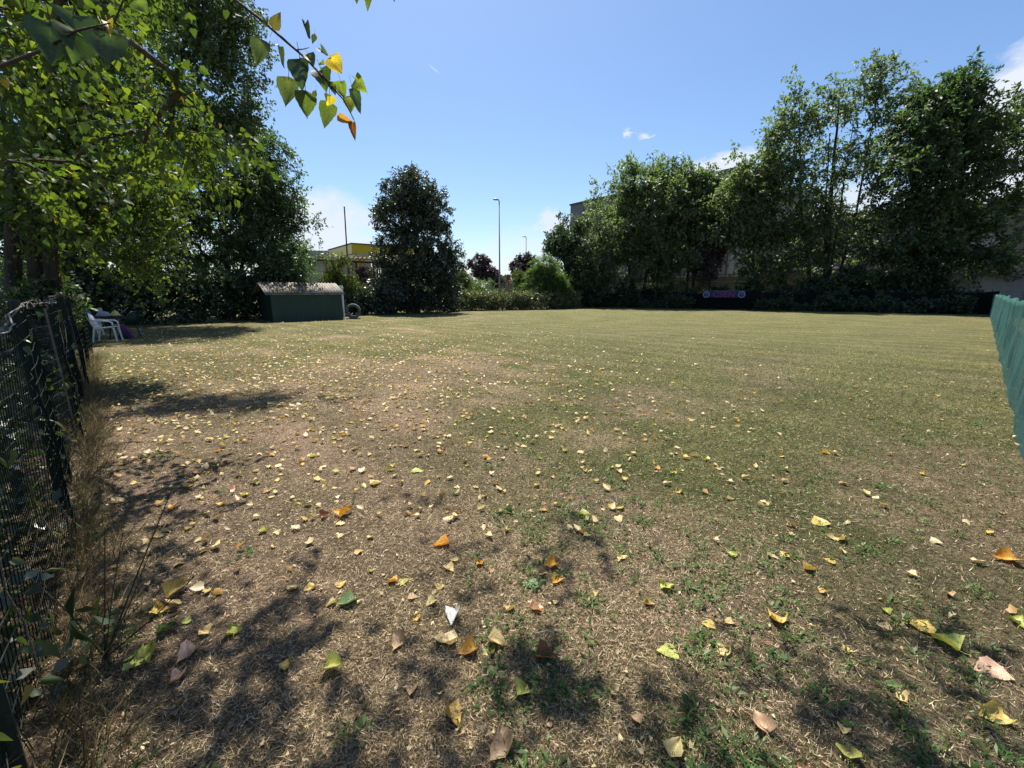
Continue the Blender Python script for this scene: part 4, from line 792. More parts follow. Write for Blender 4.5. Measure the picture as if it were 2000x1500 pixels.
# scraps of broken leaf close by
Q = []
while len(Q) < 1900:
    r_ = math.exp(rsl.uniform(math.log(1.1), math.log(7))); a_ = rsl.uniform(-.88, .92); x, y = r_ * math.sin(a_), r_ * math.cos(a_)
    if (x - FC[0]) * A[0] + (y - FC[1]) * A[1] > .2 and rsl.random() < dens(x, y): Q.append((x, y, float(gz(x, y)) + .01))
nq = len(Q); P = np.concatenate([P, np.array(Q)])
T = np.array([[0, 0, 0], [-.28, -.08, .1], [-.5, .2, .3], [-.3, .6, .12], [0, 1, .3], [.3, .6, .2], [.5, .2, .22], [.28, -.08, .02]])
sz = np.concatenate([rs.uniform(.035, .07, n), rs.uniform(.006, .024, nq)])
o = link('leaf_litter', leaf_mesh('leaf_litter', P, nrm(np.concatenate([rs.normal(size=(n + nq, 2)), rs.uniform(-.25, .35, (n + nq, 1))], 1)), nrm(rs.normal(size=(n + nq, 3)) * .35 + np.array([0, 0, 1.]) * np.where(rs.uniform(0, 1, (n + nq, 1)) < .35, -1, 1)), sz, sz * np.concatenate([rs.uniform(.6, 1, n), rs.uniform(.25, .9, nq)]), np.concatenate([np.clip(rs.beta(1.3, 1.6, n), 0, 1), np.where(rs.uniform(0, 1, nq) < .6, rs.uniform(.74, .8, nq), rs.uniform(0, .3, nq))]), (T, DELT[1])), M['litter'])
tag(o, 'smaller fallen leaves scattered over the far lawn', 'leaf litter', kind='stuff')
# loose straws and twigs on the ground
for i, (px, py, L_, a_, lab) in enumerate(((1070, 1242, .12, .1, 'pale straw lying across the green weeds in the foreground middle'), (1540, 1470, .3, 2.2, 'thin brown twig lying at the bottom right'), (1065, 880, .0, 0, None))):
    if not lab: continue
    g_ = gnd(px, py); d_ = np.array([math.cos(a_), math.sin(a_), 0]); mb = MB(); z_ = np.array([0, 0, .012 + float(gz(g_[0], g_[1]))])
    mb.tube([g_ - d_ * L_ / 2 + z_, g_ + z_ * 1.3 + np.array([.004, .006, 0]), g_ + d_ * L_ / 2 + z_], [.0022, .002, .0012], 5); tag(mb.build('twig', M['old_wood' if i == 0 else 'twig'], None), lab, 'twig')

# tall weed at lower left
wb = gnd(205, 1285); root = empty('weed_plant', (wb[0], wb[1], 0), 'tall dark weed with thin bare stalks at lower left', 'weed')
dep = wb[1]; rs = np.random.RandomState(2)
for (tx, ty, dd, rr) in ((205, 1030, .0, .0028), (335, 958, .12, .0032), (240, 1040, .05, .0022), (385, 1120, .06, .0026), (300, 1060, .1, .002), (275, 1180, .02, .002), (60, 1130, .0, .003)):
    tp = at(tx, ty, dep + dd); b_ = np.array([wb[0], wb[1], 0]); mb = MB(); mid = (b_ * .5 + tp * .5) + rs.normal(size=3) * .012
    mb.tube([b_, mid, tp], [rr * 1.3, rr, rr * .6], 5)
    for k in range(14): q_ = mid * .3 + tp * .7 + (tp - mid) * rs.uniform(-.5, .5); mb.tube([q_, q_ + rs.normal(size=3) * .006 + [0, 0, .008]], [.0022, .0008], 4)
    mb.build('stalk', M['stalk'], root)
n = 34; t_ = rs.uniform(.0, .6, n); b_ = np.array([wb[0], wb[1], 0]); pos = b_ + np.stack([rs.normal(0, .09, n), rs.normal(0, .09, n), rs.uniform(.02, .3, n)], 1)
link('foliage', leaf_mesh('foliage', pos, nrm(rs.normal(size=(n, 3)) + np.array([.2, 0, .3])), nrm(rs.normal(size=(n, 3)) + np.array([0, 0, 1.])), rs.uniform(.06, .14, n), rs.uniform(.02, .045, n), rs.uniform(0, .7, n), RHOMB), M['vine'], root)

# ------------------------------------------------------------------ right net fence
nf = empty('net_fence', (10, 8.7, 0), 'teal shade netting draped over the low fence along the right side', 'fence')
R0 = np.array([.77, 0, 0]); rows = 14; P = []
s_vals = np.arange(2.6, 46.0, .055); 
def nfold(s, z):
    k = 1 - z
    return (.05 * math.sin(s * 2.3 + .9 * math.sin(s * .7)) + .05 * mnoise.noise(Vector((s * 1.9, z * .6, 11))) + .03 * mnoise.noise(Vector((s * 4.7, z * .8, 21)))) * (.9 - .6 * k) + .03 * k * k + .03 * mnoise.noise(Vector((s * 1.3, z * 2, 3)))
def ntop(s): return 1.36 + .035 * math.sin(s * 1.3) + .05 * mnoise.noise(Vector((s * 2.3, 0, 7))) + .012 * mnoise.noise(Vector((s * 8, 0, 2)))
for s in s_vals:
    row = []
    for j in range(rows + 1):
        z = j / rows; row.append(R0 + A * s + B * (nfold(s, z) + .02) + np.array([0, 0, .01 + z * ntop(s)]))
    # flap folded over the top
    for e, dz in ((-.03, .012), (-.07, -.05), (-.08, -.16)):
        row.append(R0 + A * s + B * (e + .02 * math.sin(s * 2.3)) + np.array([0, 0, ntop(s) + dz + .03 * mnoise.noise(Vector((s * 3, 1, 1)))]))
    P.append(row)
mb = MB(); mb.grid(P); mb.build('net', M['net'], nf, True)
for s in np.arange(2.9, 46, 2.5):
    mb = MB(); mb.tube([R0 + A * s + B * -.035 + np.array([0, 0, -.1]), R0 + A * s + B * -.035 + np.array([0, 0, 1.34])], .02, 8); mb.build('post', M['green_post'], nf)
mb = MB()
for z in np.arange(.1, 1.3, .2): mb.tube([R0 + A * s + B * -.06 + np.array([0, 0, z]) for s in (2.6, 46)], .0018, 3)
for s in np.arange(2.6, 46, .1): mb.tube([R0 + A * s + B * -.062 + np.array([0, 0, .05]), R0 + A * s + B * -.062 + np.array([0, 0, 1.3])], .0014, 3, cap=False)
mb.build('wire_mesh', M['green_wire'], nf)
# tie ends poking up from the net top
mb = MB()
for s in (30.5, 31.5, 26.0): q_ = R0 + A * s + np.array([0, 0, 1.33]); mb.tube([q_, q_ + A * .1 + [0, 0, .09], q_ + A * .16 + [0, 0, .15]], [.03, .02, .005], 4)
mb.build('net_tie', M['net'], nf)

# ------------------------------------------------------------------ far dark net fence and banner
df = empty('dark_fence', (20, 40.6, 0), 'black shade-net fence along the shadowy far right edge', 'fence')
d0 = np.array([6.4, 49.3, 0]); d1 = np.array([34.2, 30.9, 0]); dl = np.linalg.norm(d1 - d0); du = (d1 - d0) / dl; dn = np.array([du[1], -du[0], 0])
if dn[1] > 0: dn = -dn
P = []
for s in np.arange(0, dl, .25): P.append([d0 + du * s + dn * (.03 * math.sin(s * 3.1)) + np.array([0, 0, z * (1.5 + .08 * math.sin(s * .8) + .05 * math.sin(s * 2.3))]) for z in (0, .33, .66, 1)])
mb = MB(); mb.grid(P); mb.build('shade_net', M['shade_cloth'], df, True)
for s in np.arange(.4, dl, 2.5):
    mb = MB(); mb.tube([d0 + du * s - dn * .07 + [0, 0, -.1], d0 + du * s - dn * .07 + [0, 0, 1.75]], .025, 6); mb.build('post', M['green_post'], df)
def on_fence(px):   # where the sight line meets the fence
    k = (px - 1000) / FPX
    best = min(np.arange(0, dl, .02), key=lambda s: abs((d0 + du * s)[0] - k * ((d0 + du * s)[1] * cp)))
    return best
sa, sb = on_fence(1374), on_fence(1457); bl = sb - sa; bc = d0 + du * (sa + sb) / 2 + dn * .16
zt = 1.66; zb = 1.0; bh = zt - zb
banner = empty('banner', tuple(bc), 'blue banner reading CSEN between two round emblems on the dark far fence', 'banner')
P = []
for i in range(41):
    s = (i / 40 - .5) * bl; P.append([bc + du * s + dn * (.012 * math.sin(i * .6) + .01 * math.sin(j * 2 + i * .2)) + np.array([0, 0, zb + bh * j / 4 - .02 * math.sin(PI * i / 40) * (j / 4)]) for j in range(5)])
mb = MB(); mb.grid(P); o = mb.build('banner_cloth', M['banner_blue'], banner, True); sol = o.modifiers.new('solid', 'SOLIDIFY'); sol.thickness = .004
mb = MB(); mb.tube([bc + du * (-bl / 2 - .08) + dn * .0 + [0, 0, zt + .01], bc + [0, 0, zt - .005], bc + du * (bl / 2 + .08) + [0, 0, zt + .01]], .012, 5); mb.build('hem_cord', M['banner_white'], banner)
def text_mesh(txt, size, thick, off):
    cu = bpy.data.curves.new('lettering', 'FONT'); cu.body = txt; cu.size = size; cu.align_x = 'CENTER'; cu.align_y = 'CENTER'; cu.extrude = thick; cu.offset = off; cu.space_character = 1.06
    ob = bpy.data.objects.new('tmp', cu); COL.objects.link(ob); bpy.context.view_layer.update()
    me = bpy.data.meshes.new_from_object(ob.evaluated_get(bpy.context.evaluated_depsgraph_get())); bpy.data.objects.remove(ob); return me
def stick(me, name, mt, c, sx=1.0):
    o = bpy.data.objects.new(name, me); COL.objects.link(o); me.materials.append(mt); o.parent = banner
    z = np.array([0, 0, 1.]); mm = Matrix([[du[0] * sx, z[0], dn[0], c[0]], [du[1] * sx, z[1], dn[1], c[1]], [du[2] * sx, z[2], dn[2], c[2]], [0, 0, 0, 1]])
    o.matrix_parent_inverse = Matrix.Translation(-banner.location); o.matrix_basis = mm; return o
zc = (zt + zb) / 2
lt = text_mesh('CSEN', .74, .004, .022); wx = max(v.co.x for v in lt.vertices) - min(v.co.x for v in lt.vertices)
stick(lt, 'lettering', M['banner_red'], bc + dn * .035 + np.array([0, 0, zc - .01]), bl * .51 / wx)
for s in (-1, 1):
    c_ = bc + du * s * bl * .415 + dn * .03 + np.array([0, 0, zc]); mb = MB(); ring = []
    for k in range(37):
        a_ = 2 * PI * k / 36; ring.append([c_ + (du * math.cos(a_) + np.array([0, 0, math.sin(a_)])) * rr for rr in (.215, .285)])
    mb.grid(ring)
    # the figure inside the ring: a hooked bar and a dot, as far as it can be made out
    mb.tube([c_ + du * -.12 + np.array([0, 0, .05]), c_ + du * -.03 + np.array([0, 0, .075]), c_ + du * .05 + np.array([0, 0, .03]), c_ + du * .02 + np.array([0, 0, -.12])], [.02, .03, .03, .014], 5)
    mb.tube([c_ + du * .03 + np.array([0, 0, .075]), c_ + du * .12 + np.array([0, 0, .07]), c_ + du * .12 + np.array([0, 0, -.0])], [.02, .026, .016], 5)
    mb.build('emblem', M['banner_white'], banner)

# ------------------------------------------------------------------ concrete wall and buildings behind the robinias
w0 = np.array([14.0, 51.5, 0]); w1 = np.array([46.0, 31.0, 0]); wl = np.linalg.norm(w1 - w0); wu = (w1 - w0) / wl; wn = np.array([-wu[1], wu[0], 0])
cw = empty('concrete_wall', tuple((w0 + w1) / 2), 'grey precast concrete panel wall with horizontal grooves behind the robinias', 'wall')
mb = MB(); pl = 2.6
for i in range(int(wl / pl)):
    for j in range(6): mb.box(w0 + wu * (pl * (i + .5)) + [0, 0, .26 + j * .52], (pl - .14, .08, .495), wu, wn)
mb.build('panel', M['concrete'], cw)
mb = MB()
for i in range(int(wl / pl) + 1): mb.box(w0 + wu * pl * i + [0, 0, 1.6], (.13, .16, 3.25), wu, wn)
mb.build('wall_post', M['concrete'], cw)
mb = MB(); mb.box((w0 + w1) / 2 + [0, 0, 3.29], (wl, .2, .12), wu, wn); mb.build('coping', M['facade_light'], cw)
def block(mb, c0, u, n_, L_, D, h, z0=0): mb.box(c0 + u * L_ / 2 + n_ * D / 2 + [0, 0, (h + z0) / 2], (L_, D, h - z0), u, n_)
# tall grey building: near corner seen at px 1412, far corner at px 1110
k0 = at(1412, 570, 56); k1 = at(1110, 570, 56 * 240 / 172.); k0[2] = k1[2] = 0; bu = nrm(k1 - k0); bn = np.array([-bu[1], bu[0], 0])
if bn[0] < 0: bn = -bn
Lb = np.linalg.norm(k1 - k0); Hb = at(1412, 331, 56)[2]
gb = empty('industrial_building', tuple(k0), 'tall plain grey industrial building rising behind the rounded robinia', 'building')
mb = MB(); block(mb, k0, bu, bn, Lb, 18, Hb); mb.build('wall', M['facade_grey'], gb)
mb = MB(); mb.box(k0 + bu * Lb / 2 + bn * 9 + [0, 0, Hb + .12], (Lb + .3, 18.3, .24), bu, bn); mb.build('roof', M['dark_grey'], gb)
mb = MB()
for i in range(1, 9): mb.box(k0 + bu * Lb * i / 9 - bn * .02 + [0, 0, Hb / 2], (.08, .04, Hb - .2), bu, bn)
mb.build('panel_joint', M['dark_grey'], gb)
lb2 = k0 + bn * .3 - bu * 3.03
mb = MB(); block(mb, lb2, bu, bn, 3.0, 16, at(1420, 343, 54)[2]); tag(mb.build('low_end_block', M['facade_light'], gb))  # lower block in a lighter grey beside the near corner
# low warehouse further right
q0 = at(1480, 570, 60); q1 = at(2090, 570, 41); q0[2] = q1[2] = 0; qu = nrm(q1 - q0); qn = np.array([-qu[1], qu[0], 0]); Lq = np.linalg.norm(q1 - q0)
wb_ = empty('warehouse', tuple(q0), 'low brownish grey warehouse glimpsed through the robinias at the right', 'building')
mb = MB(); block(mb, q0, qu, qn, Lq, 20, 10.2); mb.build('wall', M['facade_brown'], wb_)
mb = MB(); mb.box(q0 + qu * Lq / 2 + qn * 10 + [0, 0, 10.35], (Lq + .4, 20.4, .3), qu, qn); mb.build('roof', M['dark_grey'], wb_)
mb = MB(); mb.box(q0 + qu * 5 - qn * .06 + [0, 0, 4.4], (9, .12, .3), qu, qn); mb.build('ledge', M['white_paint'], wb_)
for i in range(7):
    mb = MB(); mb.box(q0 + qu * (4 + i * 5.2) - qn * .03 + [0, 0, 6.6], (3.4, .06, 1.3), qu, qn); mb.build('window', M['grey_metal'], wb_)

# ------------------------------------------------------------------ shed
SR = np.array([-9.8, 25.4, 0]); SW = 3.72; SD = 2.1; SE = 1.49; SRg = 2.02
SL = SR - A * SW
shed = empty('garden_shed', tuple(SL), 'dark green shed with a corrugated fibre roof under the broad tree', 'shed')
mb = MB(); v = [SL, SR, SR + B * SD, SL + B * SD]
# walls of vertical sheet
for a, b in ((SL, SR), (SR + B * SD, SL + B * SD)):
    n = 47; u = (b - a) / np.linalg.norm(b - a); nn = np.array([u[1], -u[0], 0]); row = []
    for i in range(n + 1):
        p = a + (b - a) * i / n + nn * (.02 if i % 4 in (1, 2) else 0); row.append([p, p + [0, 0, SE]])
    mb.grid(row)
mb.build('wall', M['shed_green'], shed)
for p in (SL, SR): mb = MB(); mb.add([p, p + B * SD, p + B * SD + [0, 0, SE], p + B * SD / 2 + [0, 0, SRg - .03], p + [0, 0, SE]], [(0, 1, 2, 3, 4)]); mb.build('gable_wall', M['shed_dark'], shed)
mb = MB()
for sgn in (0, 1):
    rows = []; n = 150
    for i in range(n + 1):
        s = -.28 + (SW + .42) * i / n; w_ = .022 * math.sin(2 * PI * s / .177)
        e = SL + A * s + (B * -.13 if sgn == 0 else B * (SD + .13)) + np.array([0, 0, SE - .02 + w_]); t_ = SL + A * s + B * SD / 2 + np.array([0, 0, SRg + .03 + w_])
        rows.append([e, (e + t_) / 2, t_])
    mb.grid(rows)
o = mb.build('roof', M['roof_sheet'], shed, True); sol = o.modifiers.new('solid', 'SOLIDIFY'); sol.thickness = .012
mb = MB(); mb.box(SL + A * (SW / 2 - .07) + B * -.125 + [0, 0, SE - .06], (SW + .38, .02, .05), A, B); mb.build('eave_trim', M['roof_sheet'], shed)
mb = MB(); q_ = SR + A * .05 + B * -.03; mb.tube([q_ + [0, 0, .02], q_ + [0, 0, SE + .02]], .032, 8); mb.tube([q_ + [0, 0, SE], q_ + B * .35 + [0, 0, SE + .1]], .032, 8); mb.build('downpipe', M['white_paint'], shed)
mb = MB(); mb.box(SR + A * .24 + B * .9 + [0, 0, 1.0], (.46, .05, 1.86), A, B); mb.box(SR + A * .24 + B * .86 + [0, 0, 1.8], (.5, .06, .05), A, B); tag(mb.build('white_panel', M['white_paint'], None), 'white panel leaning upright against the right end of the shed', 'panel')
# dead leaves and twigs collected on the roof
rs = np.random.RandomState(8); n = 500; s = rs.beta(1.2, 1.6, n) * SW * .8; f = rs.uniform(.02, .95, n)
pos = SL[None] + A[None] * s[:, None] + B[None] * (-.1 + f[:, None] * (SD / 2 + .08)) + np.stack([0 * f, 0 * f, SE + .02 + f * (SRg - SE + .03)], 1)
rl_ = link('roof_litter', leaf_mesh('roof_litter', pos, rs.normal(size=(n, 3)), np.array([0, 0, 1.]) + rs.normal(size=(n, 3)) * .3, rs.uniform(.06, .16, n), rs.uniform(.04, .1, n), rs.uniform(.6, .8, n), RHOMB), M['straw'], shed)
rl_['kind'] = 'stuff'

# pipe ring
pr = at(688.5, 590, 26.3); pr[2] = .43
mb = MB(); rings = []; ax_ = nrm(np.array([.32, -.95, 0])); sx_ = np.array([ax_[1], -ax_[0], 0])
for (d_, r_) in ((-.42, .29), (-.42, .42), (-.36, .44), (-.3, .415), (-.15, .415), (-.1, .435), (-.05, .415), (.1, .415), (.15, .435), (.2, .415), (.36, .415), (.42, .44), (.46, .42), (.46, .30), (.4, .29), (-.42, .29)):
    rings.append([pr + ax_ * d_ + (sx_ * math.cos(2 * PI * k / 32) + np.array([0, 0, math.sin(2 * PI * k / 32)])) * r_ for k in range(33)])
mb.grid(rings); tag(mb.build('pipe_ring', M['concrete_pipe'], None, True), 'short grey ribbed pipe lying on its side right of the shed', 'pipe')

# agility boards at the left back
def plank(a, b, w_, t_, name, m_, label, cat, lift=.03):
    a = np.array(a, float); b = np.array(b, float); u = nrm(b - a); n_ = nrm(np.array([-u[1], u[0], 0])); up = np.cross(u, n_); mb = MB(); mb.box((a + b) / 2, (np.linalg.norm(b - a), w_, t_), u, n_, up); o = mb.build(name, m_, None, False, .006); tag(o, label, cat); return o
g1 = gnd(343, 623); g2 = gnd(400, 620); jump = empty('jump_hurdle', tuple(g1), 'low white hurdle boards with two thin uprights, lying before the dark hedge', 'hurdle')
mb = MB(); u = nrm(g2 - g1); n_ = np.array([-u[1], u[0], 0]); Lh = np.linalg.norm(g2 - g1)
mb.box(g1 + u * Lh / 2 + [0, 0, .14], (Lh * .98, .03, .2), u, n_); mb.build('board', M['old_wood'], jump, False, .006)
mb = MB(); mb.box(g1 + u * Lh * .3 - n_ * .18 + [0, 0, .05], (Lh * .62, .2, .04), u, n_); mb.build('board', M['white_paint'], jump, False, .006)
for f in (.13, .45): 
    mb = MB(); mb.tube([g1 + u * Lh * f + n_ * .05, g1 + u * Lh * f + n_ * .05 + [0, 0, .72]], .012, 6); mb.build('upright', M['white_paint'], jump)
g3 = gnd(424, 618); g4 = gnd(447, 612); g3[2] = .06; g4 = g3 + nrm(g4 - g3) * .72; g4[2] = .27
plank(g3, g4, .22, .03, 'tilted_board', M['white_paint'], 'short white board propped at an angle, right of the hurdle', 'board')
g5 = gnd(417, 617); mb = MB(); mb.tube([g5 - [0, 0, .05], g5 + [0, 0, .12], g5 + [.02, 0, .36]], [.24, .2, .17], 10); tag(mb.build('tree_stump', M['stump'], None), 'dark tree stump between the hurdle and the propped white board', 'stump')

# ------------------------------------------------------------------ garden table corner
def sub(name, label, cat, loc, rz, group=None):
    o = empty(name, (0, 0, 0), label, cat, group); return o
def local(o, loc, rz): o.location = (loc[0], loc[1], float(gz(loc[0], loc[1]))); o.rotation_euler = (0, 0, rz)
def lpart(name, mb, m_, parent, smooth=False, bevel=0):
    o = mb.build(name, m_, None, smooth, bevel); o.parent = parent; return o
def plastic_chair(label, loc, rz, m_):
    c = empty('garden_chair', (0, 0, 0), label, 'chair', 'plastic garden chairs by the table')
    # seat: dished grid; x = forward
    P = [[(x, y, .43 + .02 * (x / .22) - .02 * (1 - (y / .24) ** 2) * (1 - (x / .24) ** 2)) for y in np.linspace(-.24, .24, 9)] for x in np.linspace(-.2, .24, 9)]
    mb = MB(); mb.grid(P); o = lpart('seat', mb, m_, c, True); o.modifiers.new('s', 'SOLIDIFY').thickness = .02
    mb = MB()   # back: bowed slats within a rounded hoop
    for k in range(-3, 4):
        y = k * .062; top = .86 - .05 * (k / 3.) ** 2; mb.tube([(-.2, y * .9, .44), (-.26, y, .62), (-.36 + .02 * abs(k) / 3, y * 1.05, top)], [.018, .02, .018], 6)
    hoop = [(-.2, -.235, .44), (-.27, -.25, .64), (-.345, -.22, .80), (-.375, -.1, .875), (-.38, 0, .885), (-.375, .1, .875), (-.345, .22, .80), (-.27, .25, .64), (-.2, .235, .44)]
    mb.tube(hoop, .024, 8); lpart('backrest', mb, m_, c, True)
    for s in (-1, 1):
        mb = MB(); mb.tube([(-.3, s * .25, .70), (-.2, s * .275, .675), (.0, s * .285, .66), (.18, s * .28, .645), (.25, s * .275, .60), (.262, s * .27, .44)], [.018, .024, .026, .026, .024, .02], 7); lpart('armrest', mb, m_, c, True)
        for (xa, xb) in ((.25, .30), (-.2, -.29)):
            mb = MB(); mb.tube([(xa, s * .25, .45), ((xa + xb) / 2, s * .262, .22), (xb, s * .275, 0)], [.03, .026, .022], 6); lpart('leg', mb, m_, c)
    local(c, loc, rz); return c
ch = gnd(206, 668)
plastic_chair('white plastic garden chair nearest to the camera, its back to the left fence', (ch[0] - .05, ch[1] + .15), math.radians(28), M['white_plastic'])
c2 = gnd(236, 662); plastic_chair('dark green plastic chair right behind the white one, beside the purple backpack', (c2[0] - .12, c2[1] + .35), math.radians(185), M['dark_plastic'])
c3 = gnd(172, 656); plastic_chair('second white plastic chair half hidden by the left fence and weeds', (c3[0] - .1, c3[1] + .2), math.radians(60), M['white_plastic'])
tb = at(190, 600, 15.0); tab = empty('garden_table', (0, 0, 0), 'dark garden table loaded with bottles and cloths behind the chairs', 'table')
mb = MB(); mb.box((0, 0, .735), (1.25, .8, .03)); mb.box((0, 0, .69), (1.1, .68, .05)); lpart('tabletop', mb, M['dark_grey'], tab, False, .008)
for sx in (-1, 1):
    for sy in (-1, 1):
        mb = MB(); mb.tube([(sx * .52, sy * .3, .69), (sx * .57, sy * .34, 0)], [.025, .02], 6); lpart('leg', mb, M['dark_grey'], tab)
trz = math.radians(43); local(tab, (tb[0], tb[1]), trz)
zt_ = float(gz(tb[0], tb[1])) + .75
def ont(px, dy=0.): # spot on the tabletop along its long axis, by sideways offset in metres
    u = np.array([math.cos(trz), math.sin(trz), 0]); n_ = np.array([-u[1], u[0], 0]); return np.array([tb[0], tb[1], zt_]) + u * px + n_ * dy
b_ = ont(-.25, .05); mb = MB(); mb.tube([b_, b_ + [0, 0, .02], b_ + [0, 0, .14], b_ + [0, 0, .17], b_ + [0, 0, .2], b_ + [0, 0, .215]], [.06, .068, .068, .045, .028, .026], 14)
bt = empty('water_bottle', tuple(b_), 'blue water bottle standing on the garden table', 'bottle'); mb.build('bottle_body', M['blue_plastic'], bt, True); mb = MB(); mb.tube([b_ + [0, 0, .216], b_ + [0, 0, .245]], .03, 10); mb.build('cap', M['white_plastic'], bt)
b_ = ont(.05, .1); mb = MB(); mb.box(b_ + [0, 0, .13], (.12, .09, .26), A, B); tag(mb.build('tall_carton', M['box_white'], None, False, .004), 'tall pale carton standing on the garden table', 'carton')
def cloth(c, rx, ry, h, name, m_, label, cat, seed, drop=0.):
    P = []; 
    for i in range(13):
        row = []
        for j in range(17):
            a_ = 2 * PI * j / 16; r_ = i / 12; k_ = 1 + .22 * mnoise.noise(Vector((math.cos(a_) * 1.6 * (.4 + r_), math.sin(a_) * 1.6 * (.4 + r_), seed)))
            z = h * (1 - r_ ** 2.2) * (1 + .5 * mnoise.noise(Vector((math.cos(a_) * r_ * 3, math.sin(a_) * r_ * 3, seed + 5)))) - (drop if r_ > .99 else 0) * (1 if a_ > PI else 0) + .004
            row.append((c[0] + math.cos(a_) * rx * r_ * k_, c[1] + math.sin(a_) * ry * r_ * k_, c[2] + z))
        P.append(row)
    mb = MB(); mb.grid(P); o = mb.build(name, m_, None, True); tag(o, label, cat); return o
cloth(ont(.12, -.15), .22, .2, .16, 'clothes_pile', M['cloth_grey'], 'crumpled grey clothes pile on the garden table', 'clothes', 3)
cloth(ont(-.32, -.15), .2, .18, .1, 'red_cloth', M['cloth_red'], 'red-brown cloth lying on the near left of the garden table', 'cloth', 7)
cloth(ont(.42, -.05), .14, .14, .15, 'yellow_bag', M['cloth_yellow'], 'yellowish soft bag at the right end of the garden table', 'bag', 11)
b_ = ont(.52, .12); mb = MB(); mb.tube([b_ + [0, 0, .02], b_ + A * .28 + [0, 0, .26]], [.012, .009], 6); tag(mb.build('stick', M['old_wood'], None), 'thin wooden stick jutting up to the right from the garden table', 'stick')
# backpack
bp = gnd(247, 662); pk = empty('backpack', (bp[0], bp[1], 0), 'purple and navy backpack on the grass right of the chairs', 'backpack')
def loft(c, secs, n=14):
    mb = MB(); rows = []
    for (z, rx, ry, ox) in secs: rows.append([(c[0] + ox + rx * np.sign(math.cos(a_)) * abs(math.cos(a_)) ** .7, c[1] + ry * np.sign(math.sin(a_)) * abs(math.sin(a_)) ** .7, c[2] + z) for a_ in np.linspace(0, 2 * PI, n + 1)])
    mb.grid(rows); k = len(mb.v); mb.f.append(tuple(range(n))[::-1]); mb.f.append(tuple(range(k - n - 1, k - 1))); return mb
c_ = np.array([bp[0], bp[1], .0]); loft(c_, [(.0, .17, .12, 0), (.06, .19, .14, 0), (.2, .17, .13, -.01), (.32, .13, .1, -.02), (.42, .07, .06, -.03), (.45, .03, .03, -.03)]).build('bag_body', M['purple'], pk, True)
loft(c_ + [.03, -.13, .0], [(.0, .13, .05, 0), (.05, .15, .06, 0), (.15, .14, .05, 0), (.24, .09, .03, -.01), (.27, .03, .01, -.01)]).build('front_pocket', M['navy'], pk, True)
mb = MB(); mb.tube([c_ + [-.07, -.06, .3], c_ + [-.1, -.08, .42], c_ + [-.1, -.05, .5]], [.014, .02, .014], 6); mb.build('strap', M['orange'], pk)

# ------------------------------------------------------------------ street beyond: canopy, lean-to, poles, lamps
c0 = at(694.5, 570, 48); c0[2] = 0; cu = nrm(np.array([.80, .60, 0])); cv = nrm(np.array([-.60, .80, 0])); zt1 = at(694.5, 476.5, 48)[2]; zb1 = at(694.5, 495, 48)[2]
st = empty('petrol_canopy', tuple(c0), 'yellow-edged petrol station canopy behind the shed', 'canopy')
LX, LY = 9.5, 9.
mb = MB(); mb.box(c0 + cu * LX / 2 + [0, 0, (zt1 + zb1) / 2], (LX, .1, zt1 - zb1), cu, cv); mb.build('fascia', M['yellow'], st)
mb = MB(); mb.box(c0 - cu * .003 + cv * (LY / 2 + .055) + [0, 0, (zt1 + zb1) / 2], (.1, LY, zt1 - zb1), cu, cv); mb.build('fascia', M['pale_yellow'], st)
mb = MB(); mb.box(c0 + cu * LX / 2 + cv * LY / 2 + [0, 0, zt1 + .06], (LX + .3, LY + .3, .1), cu, cv); mb.build('roof', M['dark_grey'], st)
mb = MB(); mb.box(c0 + cu * (LX / 2 + .1) + cv * (LY / 2 + .1) + [0, 0, zb1 - .12], (LX - .3, LY - .3, .16), cu, cv); mb.build('soffit', M['canopy_white'], st)
for (a_, b_) in ((3.0, 2.2), (7.6, 2.2), (3.0, 7.0), (7.6, 7.0)):
    mb = MB(); mb.box(c0 + cu * a_ + cv * b_ + [0, 0, zb1 / 2 - .12], (.34, .34, zb1 - .2), cu, cv); mb.build('column', M['yellow'], st)
for i, (px, lab) in enumerate(((704, 'grey petrol pump left of the yellow column'), (727, 'grey petrol pump right behind the yellow column'))):
    p_ = at(px, 570, 52); p_[2] = 0; pp = empty('petrol_pump', tuple(p_), lab, 'petrol pump', 'petrol pumps under the canopy'); mb = MB(); mb.box(p_ + [0, 0, 1.9], (1.3, .7, 3.8), cu, cv); mb.build('pump_body', M['grey_metal'], pp, False, .05)
    mb = MB(); mb.box(p_ - cv * .37 + [0, 0, 3.2], (1.0, .06, .6), cu, cv); mb.build('display', M['dark_grey'], pp); mb = MB(); mb.box(p_ + [0, 0, 3.9], (1.36, .76, .2), cu, cv); mb.build('pump_top', M['yellow'], pp)
fb = at(640, 570, 58); fb[2] = 0; kb = empty('flat_roof_building', tuple(fb), 'low grey flat-roofed building left of the yellow canopy', 'building')
zf = at(640, 490, 58)[2]
mb = MB(); mb.box(fb + [0, 3, zf / 2 - .6], (8, 6, zf - 1.2)); mb.build('wall', M['facade_light'], kb)
mb = MB(); mb.box(fb + [0, 2.8, zf - .6], (9, 7, 1.15)); mb.build('roof', M['grey_metal'], kb)
